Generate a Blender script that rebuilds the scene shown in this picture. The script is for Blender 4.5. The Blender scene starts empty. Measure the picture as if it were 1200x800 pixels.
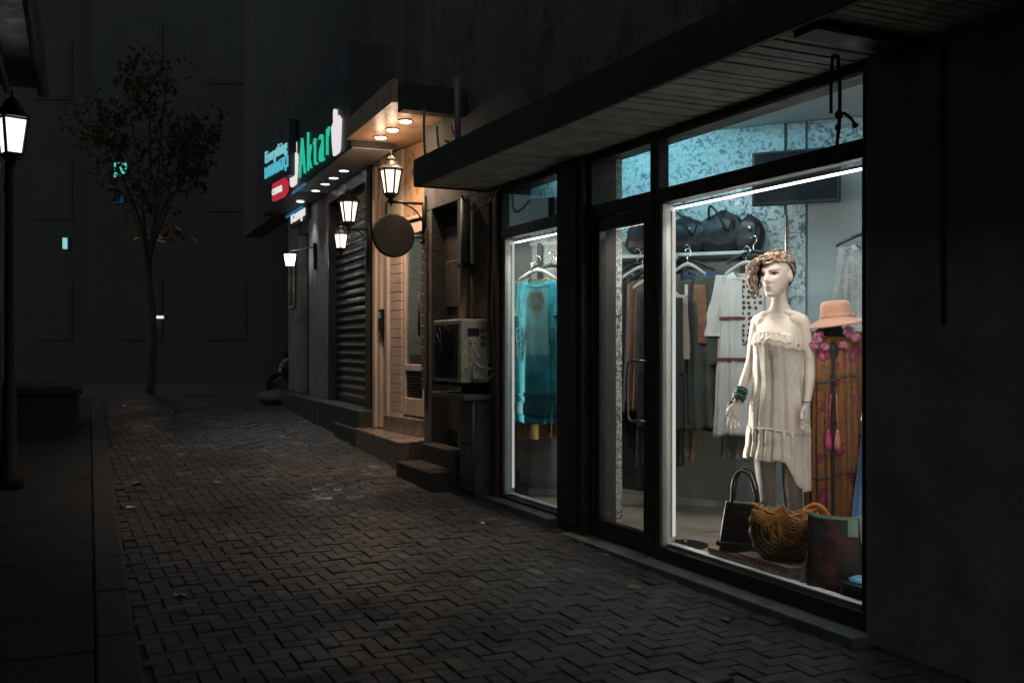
import bpy, bmesh, math, random
from mathutils import Vector, Matrix, noise

# ------------------------------------------------------------------ camera, sky, moon, exposure
R = math.radians
sc = bpy.context.scene
COL = sc.collection
FPX, HU, HV, EYE = 1167.0, 600.0, 403.0, 1.34      # focal length in photo pixels, horizon, eye height

cam_d = bpy.data.cameras.new("camera")
cam_d.sensor_width = 36.0
cam_d.lens = 36.0 * FPX / 1200.0
cam_d.shift_y = 3.0 / 1200.0
cam_d.clip_start = 0.05
cam_d.clip_end = 400.0
cam = bpy.data.objects.new("camera", cam_d)
cam.location = (0, 0, EYE)
cam.rotation_euler = (R(90), 0, 0)
COL.objects.link(cam)
sc.camera = cam

MOON_EL, MOON_AZ = R(48), R(200)
world = bpy.data.worlds.new("World")
sc.world = world
world.use_nodes = True
wn, wl = world.node_tree.nodes, world.node_tree.links
wn.clear()
sky = wn.new("ShaderNodeTexSky")
sky.sky_type = 'NISHITA'
sky.sun_disc = False
sky.sun_elevation = MOON_EL
sky.sun_rotation = MOON_AZ
tint = wn.new("ShaderNodeMix"); tint.data_type = 'RGBA'; tint.blend_type = 'MULTIPLY'
tint.inputs['Factor'].default_value = 1.0
wl.new(sky.outputs[0], tint.inputs['A'])
tint.inputs['B'].default_value = (0.90, 0.92, 0.78, 1)
bg = wn.new("ShaderNodeBackground"); bg.inputs['Strength'].default_value = 0.055
wl.new(tint.outputs['Result'], bg.inputs['Color'])
wo = wn.new("ShaderNodeOutputWorld")
wl.new(bg.outputs[0], wo.inputs['Surface'])

sun_d = bpy.data.lights.new("moon", 'SUN')
sun_d.energy = 0.012
sun_d.angle = R(12)
sun_d.color = (0.86, 0.95, 1.0)
sun = bpy.data.objects.new("moon", sun_d)
sun.rotation_euler = (R(90) - MOON_EL, 0, R(180) - MOON_AZ)
COL.objects.link(sun)

sc.view_settings.view_transform = 'Standard'
sc.view_settings.look = 'None'
sc.view_settings.exposure = 0.0
sc.view_settings.gamma = 1.0
sc.view_settings.use_curve_mapping = False
sc.render.engine = 'CYCLES'
cy = sc.cycles
cy.use_denoising = True
cy.use_light_tree = True
cy.max_bounces = 8
cy.diffuse_bounces = 4
cy.glossy_bounces = 4
cy.transmission_bounces = 6
cy.transparent_max_bounces = 24
cy.sample_clamp_indirect = 4.0
cy.caustics_reflective = False
cy.caustics_refractive = False

# ------------------------------------------------------------------ geometry helpers
rnd = random.Random(11)

class Frame:
    """A facade line on plan: t runs along it (away from the camera), w into the building."""
    def __init__(s, o, d):
        s.o = Vector((o[0], o[1], 0)); d = Vector((d[0], d[1], 0)).normalized()
        s.d = d; s.m = Vector((d.y, -d.x, 0))
        s.M = Matrix(((s.d.x, s.m.x, 0, s.o.x), (s.d.y, s.m.y, 0, s.o.y), (0, 0, 1, 0), (0, 0, 0, 1)))
    def p(s, t, w=0, z=0):
        q = s.o + s.d * t + s.m * w
        return Vector((q.x, q.y, z))
    def tu(s, u, w=0):
        k = (u - HU) / FPX; q = s.o + s.m * w
        return (k * q.y - q.x) / (s.d.x - k * s.d.y)
    def tz(s, u, v, w=0):
        t = s.tu(u, w); y = s.p(t, w).y
        return t, EYE - (v - HV) * y / FPX

def at(u, v, y):
    return Vector(((u - HU) / FPX * y, y, EYE - (v - HV) / FPX * y))

def gz(x, y):
    q = y - 6.0
    q = min(q, 11.5)
    return 0.04 * (math.sqrt(q * q + 0.6) + q) / 2

def lerp(a, b, t): return a + (b - a) * t
def ss(a, b, x):
    t = min(1, max(0, (x - a) / (b - a))); return t * t * (3 - 2 * t)
def table(tab, x):
    if x <= tab[0][0]: return tab[0][1:]
    for i in range(len(tab) - 1):
        if x <= tab[i + 1][0]:
            t = (x - tab[i][0]) / (tab[i + 1][0] - tab[i][0]); t = t * t * (3 - 2 * t) * .5 + t * .5
            return tuple(lerp(a, b, t) for a, b in zip(tab[i][1:], tab[i + 1][1:]))
    return tab[-1][1:]

class MB:
    def __init__(s): s.v, s.f, s.tone = [], [], []
    def add(s, vs, fs, M=None):
        b = len(s.v)
        s.v += [(M @ Vector(v)) if M else Vector(v) for v in vs]
        s.f += [tuple(i + b for i in f) for f in fs]
        return s
    def box(s, x0, x1, y0, y1, z0, z1, M=None):
        vs = [(x, y, z) for z in (z0, z1) for y in (y0, y1) for x in (x0, x1)]
        return s.add(vs, [(0, 2, 3, 1), (4, 5, 7, 6), (0, 1, 5, 4), (2, 6, 7, 3), (0, 4, 6, 2), (1, 3, 7, 5)], M)
    def prism(s, poly, z0, z1, M=None):
        n = len(poly)
        vs = [(p[0], p[1], z0) for p in poly] + [(p[0], p[1], z1) for p in poly]
        fs = [tuple(range(n))[::-1], tuple(range(n, 2 * n))] + [(i, (i + 1) % n, n + (i + 1) % n, n + i) for i in range(n)]
        return s.add(vs, fs, M)
    def loft(s, rings, cap0=True, cap1=True, M=None, closed=True):
        n = len(rings[0]); vs = [p for r in rings for p in r]; fs = []
        for i in range(len(rings) - 1):
            for j in range(n if closed else n - 1):
                k = (j + 1) % n
                fs.append((i * n + j, i * n + k, (i + 1) * n + k, (i + 1) * n + j))
        if closed and cap0: fs.append(tuple(range(n))[::-1])
        if closed and cap1: fs.append(tuple(range((len(rings) - 1) * n, len(rings) * n)))
        return s.add(vs, fs, M)
    def tube(s, pts, r, n=8, M=None, cap=True):
        pts = [Vector(p) for p in pts]
        rs = r if isinstance(r, (list, tuple)) else [r] * len(pts)
        rings = []; up = None
        for i, p in enumerate(pts):
            a = pts[max(0, i - 1)]; b = pts[min(len(pts) - 1, i + 1)]
            d = (b - a).normalized()
            if up is None:
                up = d.orthogonal().normalized()
            else:
                up = (up - d * up.dot(d)); up = up.normalized() if up.length > 1e-6 else d.orthogonal().normalized()
            sd = d.cross(up)
            rings.append([p + (up * math.cos(2 * math.pi * k / n) + sd * math.sin(2 * math.pi * k / n)) * rs[i] for k in range(n)])
        return s.loft(rings, cap, cap, M)
    def capsule(s, pts, rs, n=10, M=None):
        """tube with rounded ends"""
        pts = [Vector(p) for p in pts]; rs = list(rs)
        a = (pts[0] - pts[1]).normalized(); b = (pts[-1] - pts[-2]).normalized()
        P = [pts[0] + a * rs[0] * .95, pts[0] + a * rs[0] * .6] + pts + [pts[-1] + b * rs[-1] * .6, pts[-1] + b * rs[-1] * .95]
        Q = [rs[0] * .3, rs[0] * .8] + rs + [rs[-1] * .8, rs[-1] * .3]
        return s.tube(P, Q, n, M)
    def lathe(s, prof, n=24, M=None, cap=True, phase=0):
        rings = [[(r * math.cos(phase + 2 * math.pi * k / n), r * math.sin(phase + 2 * math.pi * k / n), z) for k in range(n)] for r, z in prof]
        return s.loft(rings, cap, cap, M)
    def ellipsoid(s, c, r, n=16, m=10, M=None):
        rings = []
        for i in range(m + 1):
            a = -math.pi / 2 + math.pi * (i + .0) / m
            q = max(math.cos(a), .02)
            rings.append([(c[0] + r[0] * q * math.cos(2 * math.pi * k / n), c[1] + r[1] * q * math.sin(2 * math.pi * k / n), c[2] + r[2] * math.sin(a)) for k in range(n)])
        return s.loft(rings, True, True, M)
    def build(s, name, mat, parent=None, smooth=False, bevel=0, origin=None, merge=0, solid=0, tone=None):
        bm = bmesh.new()
        vs = [bm.verts.new(v) for v in s.v]
        lay = None
        if tone is not None: lay = bm.loops.layers.float_color.new("tone")
        for i, f in enumerate(s.f):
            try: fc = bm.faces.new([vs[j] for j in f])
            except ValueError: continue
            if lay is not None:
                for l in fc.loops: l[lay] = (tone[i], tone[i], tone[i], 1)
        if merge: bmesh.ops.remove_doubles(bm, verts=bm.verts[:], dist=merge)
        bmesh.ops.recalc_face_normals(bm, faces=bm.faces[:])
        me = bpy.data.meshes.new(name)
        if parent is not None:
            inv = world_of(parent).inverted()
        else:
            if origin is None:
                n = max(1, len(s.v))
                origin = (sum(v.x for v in s.v) / n, sum(v.y for v in s.v) / n, min(v.z for v in s.v))
            inv = Matrix.Translation(-Vector(origin))
        bm.transform(inv)
        bm.to_mesh(me); bm.free()
        if smooth:
            me.shade_smooth() if hasattr(me, "shade_smooth") else [setattr(p, "use_smooth", True) for p in me.polygons]
        me.materials.append(mat)
        o = bpy.data.objects.new(name, me)
        COL.objects.link(o)
        if parent is not None:
            o.parent = parent
            o["_w"] = 0
        else:
            o.location = origin
        if "_w" in o: del o["_w"]
        if bevel:
            b = o.modifiers.new("edge", 'BEVEL'); b.width = bevel; b.segments = 2; b.limit_method = 'ANGLE'; b.angle_limit = R(40)
            b.harden_normals = False
        if solid:
            k = o.modifiers.new("shell", 'SOLIDIFY'); k.thickness = solid; k.offset = 0
        return o

def world_of(o):
    M = Matrix.LocRotScale(o.location, o.rotation_euler, o.scale)
    return world_of(o.parent) @ M if o.parent else M

def tag(o, label, cat, group=None):
    o["label"] = label; o["category"] = cat
    if group: o["group"] = group
    return o
def thing(name, loc, label, cat, group=None, rz=0):
    o = bpy.data.objects.new(name, None)
    o.empty_display_size = .1
    o.location = loc; o.rotation_euler = (0, 0, rz)
    COL.objects.link(o)
    return tag(o, label, cat, group)
def structure(o): o["kind"] = "structure"; return o
def kids(o): return [c for c in COL.objects if c.parent == o]
def copy_tree(o, parent=None):
    c = o.copy(); COL.objects.link(c)
    if parent is not None: c.parent = parent
    for k in kids(o): copy_tree(k, c)
    return c

def text_part(name, body, mat, parent, origin, right, up, width, height, depth=.015, thin=0.0, space=1.0):
    """A line of lettering as its own solid mesh, fitted into width x height on a sign plane."""
    cu = bpy.data.curves.new(name, 'FONT'); cu.body = body; cu.extrude = .5; cu.resolution_u = 4; cu.offset = thin; cu.space_character = space
    o = bpy.data.objects.new(name, cu); COL.objects.link(o)
    dg = bpy.context.evaluated_depsgraph_get(); dg.update()
    me = bpy.data.meshes.new_from_object(o.evaluated_get(dg))
    bpy.data.objects.remove(o)
    xs = [v.co.x for v in me.vertices]; ys = [v.co.y for v in me.vertices]
    x0, x1, y0, y1 = min(xs), max(xs), min(ys), max(ys)
    right = Vector(right).normalized(); up = Vector(up).normalized(); nrm = right.cross(up)
    inv = world_of(parent).inverted()
    for v in me.vertices:
        q = Vector(origin) + right * ((v.co.x - x0) / (x1 - x0) * width) + up * ((v.co.y - y0) / (y1 - y0) * height) + nrm * ((v.co.z + .5) * depth)
        v.co = inv @ q
    me.materials.clear(); me.materials.append(mat)
    ob = bpy.data.objects.new(name, me); COL.objects.link(ob); ob.parent = parent
    return ob

def catmull(pts, k=6):
    pts = [Vector(p) for p in pts]; out = []
    for i in range(len(pts) - 1):
        p0 = pts[max(0, i - 1)]; p1 = pts[i]; p2 = pts[i + 1]; p3 = pts[min(len(pts) - 1, i + 2)]
        for j in range(k):
            t = j / k
            out.append(.5 * ((2 * p1) + (p2 - p0) * t + (2 * p0 - 5 * p1 + 4 * p2 - p3) * t * t + (3 * p1 - p0 - 3 * p2 + p3) * t ** 3))
    out.append(pts[-1]); return out

# ------------------------------------------------------------------ materials
class NT:
    def __init__(s, name):
        s.m = bpy.data.materials.new(name); s.m.use_nodes = True
        s.n, s.l = s.m.node_tree.nodes, s.m.node_tree.links
        s.n.clear()
        s.out = s.n.new("ShaderNodeOutputMaterial")
        s.tc = s.n.new("ShaderNodeTexCoord")
    def node(s, typ, ins=None, **kw):
        nd = s.n.new(typ)
        for k, v in kw.items(): setattr(nd, k, v)
        for k, v in (ins or {}).items(): s.set(nd, k, v)
        return nd
    def set(s, nd, k, v):
        if hasattr(v, "is_linked") or isinstance(v, bpy.types.NodeSocket): s.l.new(v, nd.inputs[k])
        else:
            if isinstance(v, tuple) and len(v) == 3 and nd.inputs[k].type == 'RGBA': v = v + (1,)
            nd.inputs[k].default_value = v
    def mapping(s, scale=(1, 1, 1), rot=(0, 0, 0), src=None):
        return s.node("ShaderNodeMapping", {"Vector": src or s.tc.outputs["Object"], "Scale": scale, "Rotation": rot}).outputs[0]
    def noise(s, scale, detail=3, rough=.55, vec=None, dist=0):
        return s.node("ShaderNodeTexNoise", {"Vector": vec or s.tc.outputs["Object"], "Scale": scale, "Detail": detail, "Roughness": rough, "Distortion": dist}).outputs["Fac"]
    def voro(s, scale, vec=None, feature='F1', out="Distance", rand=1.0):
        return s.node("ShaderNodeTexVoronoi", {"Vector": vec or s.tc.outputs["Object"], "Scale": scale, "Randomness": rand}, feature=feature).outputs[out]
    def ramp(s, fac, stops, const=False):
        nd = s.n.new("ShaderNodeValToRGB"); s.l.new(fac, nd.inputs[0])
        cr = nd.color_ramp
        if const: cr.interpolation = 'CONSTANT'
        while len(cr.elements) < len(stops): cr.elements.new(.5)
        for e, (p, c) in zip(cr.elements, stops):
            e.position = p
            if not isinstance(c, tuple): c = (c, c, c)
            e.color = c + (1,) if len(c) == 3 else c
        return nd.outputs[0]
    def mix(s, fac, a, b, blend='MIX'):
        nd = s.n.new("ShaderNodeMix"); nd.data_type = 'RGBA'; nd.blend_type = blend
        s.set(nd, 'Factor', fac)
        for k, v in (('A', a), ('B', b)):
            s.set(nd, k, v) if not isinstance(v, tuple) else setattr(nd.inputs[k], "default_value", v + (1,) if len(v) == 3 else v)
        return nd.outputs['Result']
    def math(s, op, a, b=0.0):
        nd = s.n.new("ShaderNodeMath"); nd.operation = op
        s.set(nd, 0, a); s.set(nd, 1, b); return nd.outputs[0]
    def bump(s, h, strength=.3, dist=.01, prev=None):
        d = {"Height": h, "Strength": strength, "Distance": dist}
        if prev is not None: d["Normal"] = prev
        return s.node("ShaderNodeBump", d).outputs[0]
    def principled(s, **kw):
        ins = {}
        for k, v in kw.items(): ins[k.replace("_", " ")] = v
        nd = s.node("ShaderNodeBsdfPrincipled", ins)
        s.l.new(nd.outputs[0], s.out.inputs["Surface"]); return nd

def mat(name, col, rough=.6, metal=0.0, var=.18, vs=3.0, bump=.15, bs=40.0, spec=.5, stretch=(1, 1, 1), rvar=.12, grime=None):
    t = NT(name)
    vec = t.mapping(stretch)
    n1 = t.noise(vs, 5, .6, vec)
    lo = tuple(c * (1 - var) for c in col); hi = tuple(min(1, c * (1 + var)) for c in col)
    c = t.ramp(n1, [(.3, lo), (.7, hi)])
    if grime:
        n3 = t.noise(grime[1], 6, .7)
        c = t.mix(t.ramp(n3, [(.5, 0.0), (.68, 1.0)]), c, grime[0])
    n2 = t.noise(bs, 4, .6, vec)
    r = t.ramp(n1, [(.3, max(0, rough - rvar)), (.7, min(1, rough + rvar))])
    t.principled(Base_Color=c, Roughness=r, Metallic=metal, Specular_IOR_Level=spec, Normal=t.bump(n2, bump, .01))
    return t.m

def fabric(name, col, var=.2, weave=420, rough=.85, bump=.35, sheen=.15, crease=6.0, col2=None):
    t = NT(name)
    n = t.noise(crease, 5, .6); w = t.noise(weave, 2, .5)
    lo = tuple(c * (1 - var) for c in col); hi = tuple(min(1, c * (1 + var)) for c in (col2 or col))
    c = t.ramp(n, [(.3, lo), (.7, hi)])
    c = t.mix(t.math('MULTIPLY', w, .35), c, tuple(x * .6 for x in col))
    b = t.bump(w, bump, .002); b = t.bump(n, .25, .02, b)
    t.principled(Base_Color=c, Roughness=rough, Sheen_Weight=sheen, Normal=b)
    return t.m

def emit(name, col, strength):
    t = NT(name)
    e = t.node("ShaderNodeEmission", {"Color": col, "Strength": strength})
    t.l.new(e.outputs[0], t.out.inputs["Surface"]); return t.m

def glass_mat(name, tint_c=(.93, .97, .97), ior=1.45, rough=0.0, smear=0.0):
    t = NT(name)
    bf = t.node("ShaderNodeNewGeometry").outputs["Backfacing"]          # same mirror strength on both faces of the thin pane
    iv = t.math('ADD', t.math('MULTIPLY', bf, 1.0 / ior - ior), ior)
    fr = t.node("ShaderNodeFresnel", {"IOR": iv}).outputs[0]
    tr = t.node("ShaderNodeBsdfTransparent", {"Color": tint_c})
    gl = t.node("ShaderNodeBsdfGlossy", {"Roughness": rough, "Color": (1, 1, 1)})
    mx = t.node("ShaderNodeMixShader", {0: fr, 1: tr.outputs[0], 2: gl.outputs[0]})
    t.l.new(mx.outputs[0], t.out.inputs["Surface"]); return t.m

M_ = {}
M_['dark_wall'] = mat("dark_stucco", (.13, .13, .127), .8, var=.3, vs=2.0, bump=.5, bs=35, grime=((.03, .03, .03), 1.6))
M_['brown_panel'] = mat("dark_brown_cladding", (.055, .045, .040), .55, var=.3, vs=2.5, bump=.2, stretch=(1, 1, .15))
M_['black_pier'] = mat("black_pier_render", (.26, .27, .27), .85, var=.3, vs=2.0, bump=.5, bs=30, grime=((.19, .20, .20), 2.6))
M_['frame'] = mat("dark_brown_frame", (.040, .032, .028), .42, var=.25, vs=4, bump=.1, bs=60, stretch=(1, 1, .3))
M_['jamb_wood'] = mat("brown_jamb_wood", (.15, .075, .045), .45, var=.35, vs=9, bump=.25, bs=50, stretch=(6, 6, .4))
M_['white_frame'] = mat("white_aluminium", (.78, .78, .76), .4, var=.05, bump=.04)
M_['soffit'] = mat("soffit_boards", (.56, .55, .47), .55, var=.35, vs=6, bump=.25, bs=60, stretch=(1, 1, 1))
M_['stone_sill'] = mat("grey_stone_sill", (.22, .22, .21), .55, var=.25, vs=7, bump=.3, bs=50, grime=((.08, .08, .075), 4))
M_['inner_wall'] = mat("grey_blue_wall_paint", (.42, .46, .47), .7, var=.06, vs=1.5, bump=.08, bs=90)
M_['ceiling_paint'] = mat("ceiling_paint", (.5, .52, .52), .8, var=.06, bump=.06)
M_['floor_wood'] = mat("shop_floor_laminate", (.38, .29, .22), .35, var=.25, vs=6, bump=.06, stretch=(.5, 4, 1))
M_['black_metal'] = mat("black_metal", (.025, .025, .026), .38, .6, var=.2, bump=.08)
M_['iron'] = mat("painted_iron", (.05, .043, .036), .5, .5, var=.3, vs=14, bump=.3, bs=60)
M_['steel'] = mat("brushed_steel", (.55, .55, .53), .28, 1.0, var=.08, bump=.03)
M_['chrome'] = mat("chrome_peg", (.7, .7, .7), .15, 1.0, var=.03, bump=.0)
M_['shelf'] = mat("white_shelf_board", (.62, .64, .64), .45, var=.06)
M_['glass'] = glass_mat("window_glass", ior=1.55)
M_['plastic_white'] = mat("white_plastic", (.72, .72, .70), .4, var=.06, bump=.03)
M_['ac_cream'] = mat("cream_painted_sheet", (.88, .77, .60), .45, var=.1, vs=5, bump=.05, grime=((.33, .27, .2), 9))
M_['ac_dark'] = mat("dark_fan_grille", (.035, .033, .032), .6, var=.2)
M_['pvc'] = mat("grey_pipe", (.16, .155, .15), .45, var=.2, vs=6, bump=.08)
M_['cabinet'] = mat("grey_cabinet_paint", (.17, .175, .175), .5, .2, var=.22, vs=4, bump=.1, grime=((.08, .07, .06), 5))
M_['cable'] = mat("cable_sheath", (.30, .27, .24), .5, var=.1)
M_['rope'] = mat("black_rope", (.025, .024, .023), .8, bump=.6, bs=120)
M_['cable_dark'] = mat("dark_cable", (.035, .033, .03), .5)

def brick_mat():
    t = NT("street_pavers")
    at_ = t.node("ShaderNodeAttribute", attribute_name="tone").outputs["Fac"]
    n = t.noise(7, 6, .65); n2 = t.noise(90, 4, .6); big = t.noise(.55, 3, .5)
    c = t.ramp(at_, [(0, (.055, .053, .052)), (.45, (.090, .086, .083)), (.8, (.135, .122, .116)), (1, (.30, .275, .26))])
    c = t.mix(t.ramp(n, [(.35, 0.0), (.7, .55)]), c, (.055, .052, .050))
    c = t.mix(t.ramp(n2, [(.55, 0.0), (.75, .35)]), c, (.22, .20, .185))
    # damp patches: darker and glossier where the noise says so
    damp = t.ramp(t.noise(.9, 4, .55), [(.42, 0.0), (.58, 1.0)])
    # a puddled hollow in front of the entrance steps, its bluish reflection partly painted
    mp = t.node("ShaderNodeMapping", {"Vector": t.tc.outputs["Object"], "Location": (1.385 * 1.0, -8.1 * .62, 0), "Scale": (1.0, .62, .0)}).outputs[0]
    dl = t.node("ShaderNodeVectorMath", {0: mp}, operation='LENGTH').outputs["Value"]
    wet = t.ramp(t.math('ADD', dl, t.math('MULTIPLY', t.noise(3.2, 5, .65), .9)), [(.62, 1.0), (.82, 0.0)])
    r = t.mix(damp, t.ramp(n, [(.3, .5), (.7, .8)]), t.ramp(n, [(.3, .27), (.7, .5)]))
    r = t.mix(wet, r, (.22, .22, .22))
    c = t.mix(t.ramp(big, [(.40, .55), (.62, 0.0)]), c, (.035, .034, .033))
    c = t.mix(t.math('MULTIPLY', damp, .35), c, (.035, .033, .032))
    c = t.mix(t.math('MULTIPLY', wet, .6), c, (.20, .235, .25))  # pale blue reflection of the puddle put into the colour
    dry = t.math('SUBTRACT', 1.0, t.math('MULTIPLY', wet, .75))
    b = t.bump(n2, t.math('MULTIPLY', dry, .4), .006); b = t.bump(n, t.math('MULTIPLY', dry, .35), .012, b)
    t.principled(Base_Color=c, Roughness=r, Specular_IOR_Level=t.math('ADD', t.math('MULTIPLY', wet, .5), .5), Normal=b)
    return t.m
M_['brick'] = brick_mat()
M_['grout'] = mat("damp_joint_sand", (.055, .052, .048), .85, var=.3, vs=9, bump=.5, bs=70)
M_['asphalt'] = mat("worn_ground", (.075, .07, .066), .8, var=.35, vs=1.4, bump=.6, bs=30)
M_['kerb'] = mat("kerb_stone", (.055, .055, .055), .7, var=.3, vs=5, bump=.4, bs=40)
M_['pavement'] = mat("pavement_slabs", (.028, .03, .03), .75, var=.3, vs=3, bump=.4, bs=30)

def wallpaper(name, base, dark, scale=38, cut=.52):
    t = NT(name)
    vec = t.mapping((1, 1, 1))
    n = t.noise(scale, 4, .7, vec, .6); n2 = t.noise(5, 3, .5)
    k = t.ramp(n, [(cut - .04, 0.0), (cut + .05, 1.0)])
    k = t.math('MULTIPLY', k, t.ramp(n2, [(.3, .35), (.62, 1.0)]))
    c = t.mix(k, base, dark)
    t.principled(Base_Color=c, Roughness=.6, Normal=t.bump(n, .2, .004))
    return t.m
M_['paper_teal'] = wallpaper("speckled_wallpaper", (.62, .68, .68), (.10, .15, .17), 30, .53)
M_['paper_grey'] = wallpaper("speckled_pillar_paper", (.74, .74, .72), (.06, .065, .065), 42, .49)
# ------------------------------------------------------------------ plan lines
F1 = Frame((1.612, 4.478), (-554, 1167))          # boutique front
F2 = Frame((-1.10, 9.51), (-485, 1167))           # step line of the next buildings up the street
FL = Frame((-2.9, 7.3), (-.391, .92))             # kerb on the left

# ------------------------------------------------------------------ ground
def ground_sheet():
    b = MB()
    xs = [-60, -30, -18] + [x * 1.0 for x in range(-12, 13)] + [18, 30, 60]
    ys = [-40, -15, -5] + [y * .8 for y in range(0, 30)] + [28, 40, 70, 120]
    vs = [(x, y, gz(x, y) - .0115) for y in ys for x in xs]
    n = len(xs)
    fs = [(j * n + i, j * n + i + 1, (j + 1) * n + i + 1, (j + 1) * n + i) for j in range(len(ys) - 1) for i in range(n - 1)]
    b.add(vs, fs)
    return structure(b.build("ground", M_['grout'], smooth=True, origin=(0, 0, 0)))
ground_sheet()

def brick_street():
    W, GAP, CH = .080, .0020, .0042
    b = MB(); tone = []
    rb = random.Random(5)
    def brick(t0, t1, w0, w1):
        c = F1.p((t0 + t1) / 2, (w0 + w1) / 2)
        if c.y < .2 or c.y > 17.5 or c.x > 4.5: return
        lw = (c - FL.o).dot(FL.m)
        if lw < .02: return
        g = gz(c.x, c.y) + rb.gauss(0, .0026) - .004 * noise.noise(Vector((c.x * .8, c.y * .8, 1)))
        tx, ty = rb.gauss(0, .013), rb.gauss(0, .013)
        slope = (gz(c.x, c.y + .1) - gz(c.x, c.y - .1)) / .2
        out, inn = [], []
        for t, w, it, iw in ((t0 + GAP, w0 + GAP, 1, 1), (t1 - GAP, w0 + GAP, -1, 1), (t1 - GAP, w1 - GAP, -1, -1), (t0 + GAP, w1 - GAP, 1, -1)):
            q = F1.p(t + rb.uniform(-.0022, .0022), w + rb.uniform(-.0022, .0022)); z = g + slope * (q.y - c.y)
            e = F1.p(t + it * CH, w + iw * CH)
            z2 = g + slope * (e.y - c.y) + tx * (t - (t0 + t1) / 2) + ty * (w - (w0 + w1) / 2)
            out.append((q.x, q.y, z - .010)); inn.append((e.x, e.y, z2))
            mid = (q.x, q.y, z2 - .006); out[-1] = out[-1]; inn[-1] = inn[-1]
        mids = [(o[0], o[1], i[2] - .0045) for o, i in zip(out, inn)]
        fs = [(8, 9, 10, 11)] + [(k, (k + 1) % 4, 4 + (k + 1) % 4, 4 + k) for k in range(4)] + [(4 + k, 4 + (k + 1) % 4, 8 + (k + 1) % 4, 8 + k) for k in range(4)]
        b.add(out + mids + inn, fs)
        tn = min(1, max(0, rb.betavariate(2.2, 2.8) + (.35 if rb.random() < .06 else 0)))
        tone.extend([tn] * len(fs))
    for i in range(-66, 198):
        for j in range(-105, 28):
            k = (i - j) % 4
            if k == 0: brick(i * W, (i + 2) * W, j * W, (j + 1) * W)
            elif k == 3: brick(i * W, (i + 1) * W, j * W, (j + 2) * W)
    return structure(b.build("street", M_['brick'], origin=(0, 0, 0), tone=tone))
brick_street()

def strip(name, F, t0, t1, w0, w1, h, matr, bevel=0, seg=.9, jit=0):
    """kerb or pavement that follows the slope, laid as separate stones in one mesh"""
    b = MB(); t = t0; rj = random.Random(3)
    while t < t1 - 1e-6:
        e = min(t1, t + seg)
        g = .006 if jit else 0
        vs = []
        dz = rj.uniform(-jit, jit); dw = rj.uniform(-jit, jit)
        for z in (0, 1):
            for (tt, ww) in ((t + g, w0), (e - g, w0), (e - g, w1 + dw), (t + g, w1 + dw)):
                q = F.p(tt, ww); gg = gz(q.x, q.y)
                vs.append((q.x, q.y, gg + (h + dz if z else -.1)))
        b.add(vs, [(0, 1, 2, 3), (4, 5, 6, 7), (0, 1, 5, 4), (1, 2, 6, 5), (2, 3, 7, 6), (3, 0, 4, 7)])
        t = e
    return structure(b.build(name, matr, bevel=bevel))
strip("kerb", FL, -6.5, 9.5, -.16, 0.0, .11, M_['kerb'], bevel=.012, seg=.8, jit=.006)
strip("pavement", FL, -6.5, 9.5, -3.2, -.165, .10, M_['pavement'], bevel=.006, seg=.6, jit=.003)

# ------------------------------------------------------------------ the boutique
T = F1.tu
tw_l0, tw_l1 = T(662), T(588)        # left window opening
td0, td1 = T(768), T(693)            # door opening
tb0, tb1 = .0, T(771)                # big window
tcol0, tcol1 = T(693) + .0, T(662)
TEND = 5.75                          # left end of the building

shop = thing("clothes_shop", F1.p(0, 0, 0), "dark fronted clothes shop with lit display windows, glass door and boarded canopy", "shop")

b = MB()
b.box(-4.5, TEND, .0, .30, 2.622, 7.5, F1.M)                                # upper front
b.box(4.02, 4.9, .0, .30, 0, 2.62, F1.M)                                    # beside the window
b.box(5.55, TEND, .0, .30, 0, 2.62, F1.M)
b.box(4.9, 5.55, .16, .30, 0, 2.62, F1.M)                                   # recess of the side door
b.build("wall", M_['dark_wall'], shop, bevel=.006)
b = MB(); b.box(-4.5, -.02, -.05, .30, 0, 2.618, F1.M); b.build("pier", M_['black_pier'], shop, bevel=.01)
tpi = F1.tu(1105, -.06); b = MB(); b.box(tpi - .012, tpi + .012, -.058, -.0505, 1.42, 2.55, F1.M); b.build("reflection_strip", M_['frame'], shop, bevel=.003)  # thin strip stands in for a faint reflected line on the pier
b = MB(); b.box(tcol0 + .004, tcol1 - .004, -.07, .2, .0, 2.618, F1.M)
b.box(tcol0 + .07, tcol1 - .07, -.085, -.072, .1, 2.55, F1.M)
b.build("column", M_['brown_panel'], shop, bevel=.008)
# dark side door in the recess
b = MB(); b.box(4.93, 5.52, .12, .158, .42, 2.45, F1.M); b.build("side_door", M_['brown_panel'], shop, bevel=.01)
b = MB()
for z in (.75, 1.35, 1.9): b.box(5.0, 5.45, .10, .119, z - .22, z + .22, F1.M)
b.build("door_panel", M_['brown_panel'], shop, bevel=.01)

# canopy: front board, boarded soffit, end board
b = MB(); b.box(-4.5, 4.22, -.66, -.625, 2.60, 2.82, F1.M); b.box(4.185, 4.22, -.624, -.002, 2.60, 2.82, F1.M)
b.box(-4.5, 4.18, -.624, -.002, 2.77, 2.818, F1.M)
b.build("canopy_board", M_['brown_panel'], shop, bevel=.006)
b = MB(); rs = random.Random(2); t = -4.4; 
while t < 4.17:
    dz = rs.uniform(-.0035, .0035); b.box(t + .0025, t + .046, -.622, -.03, 2.612 + dz, 2.63, F1.M); t += .051
b.build("soffit", M_['soffit'], shop, bevel=.003)
b = MB(); b.box(-.34, -.20, -.62, -.03, 2.575, 2.609, F1.M); b.box(-4.5, 4.18, -.03, -.004, 2.565, 2.64, F1.M)
b.build("soffit_beam", M_['frame'], shop, bevel=.006)

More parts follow.
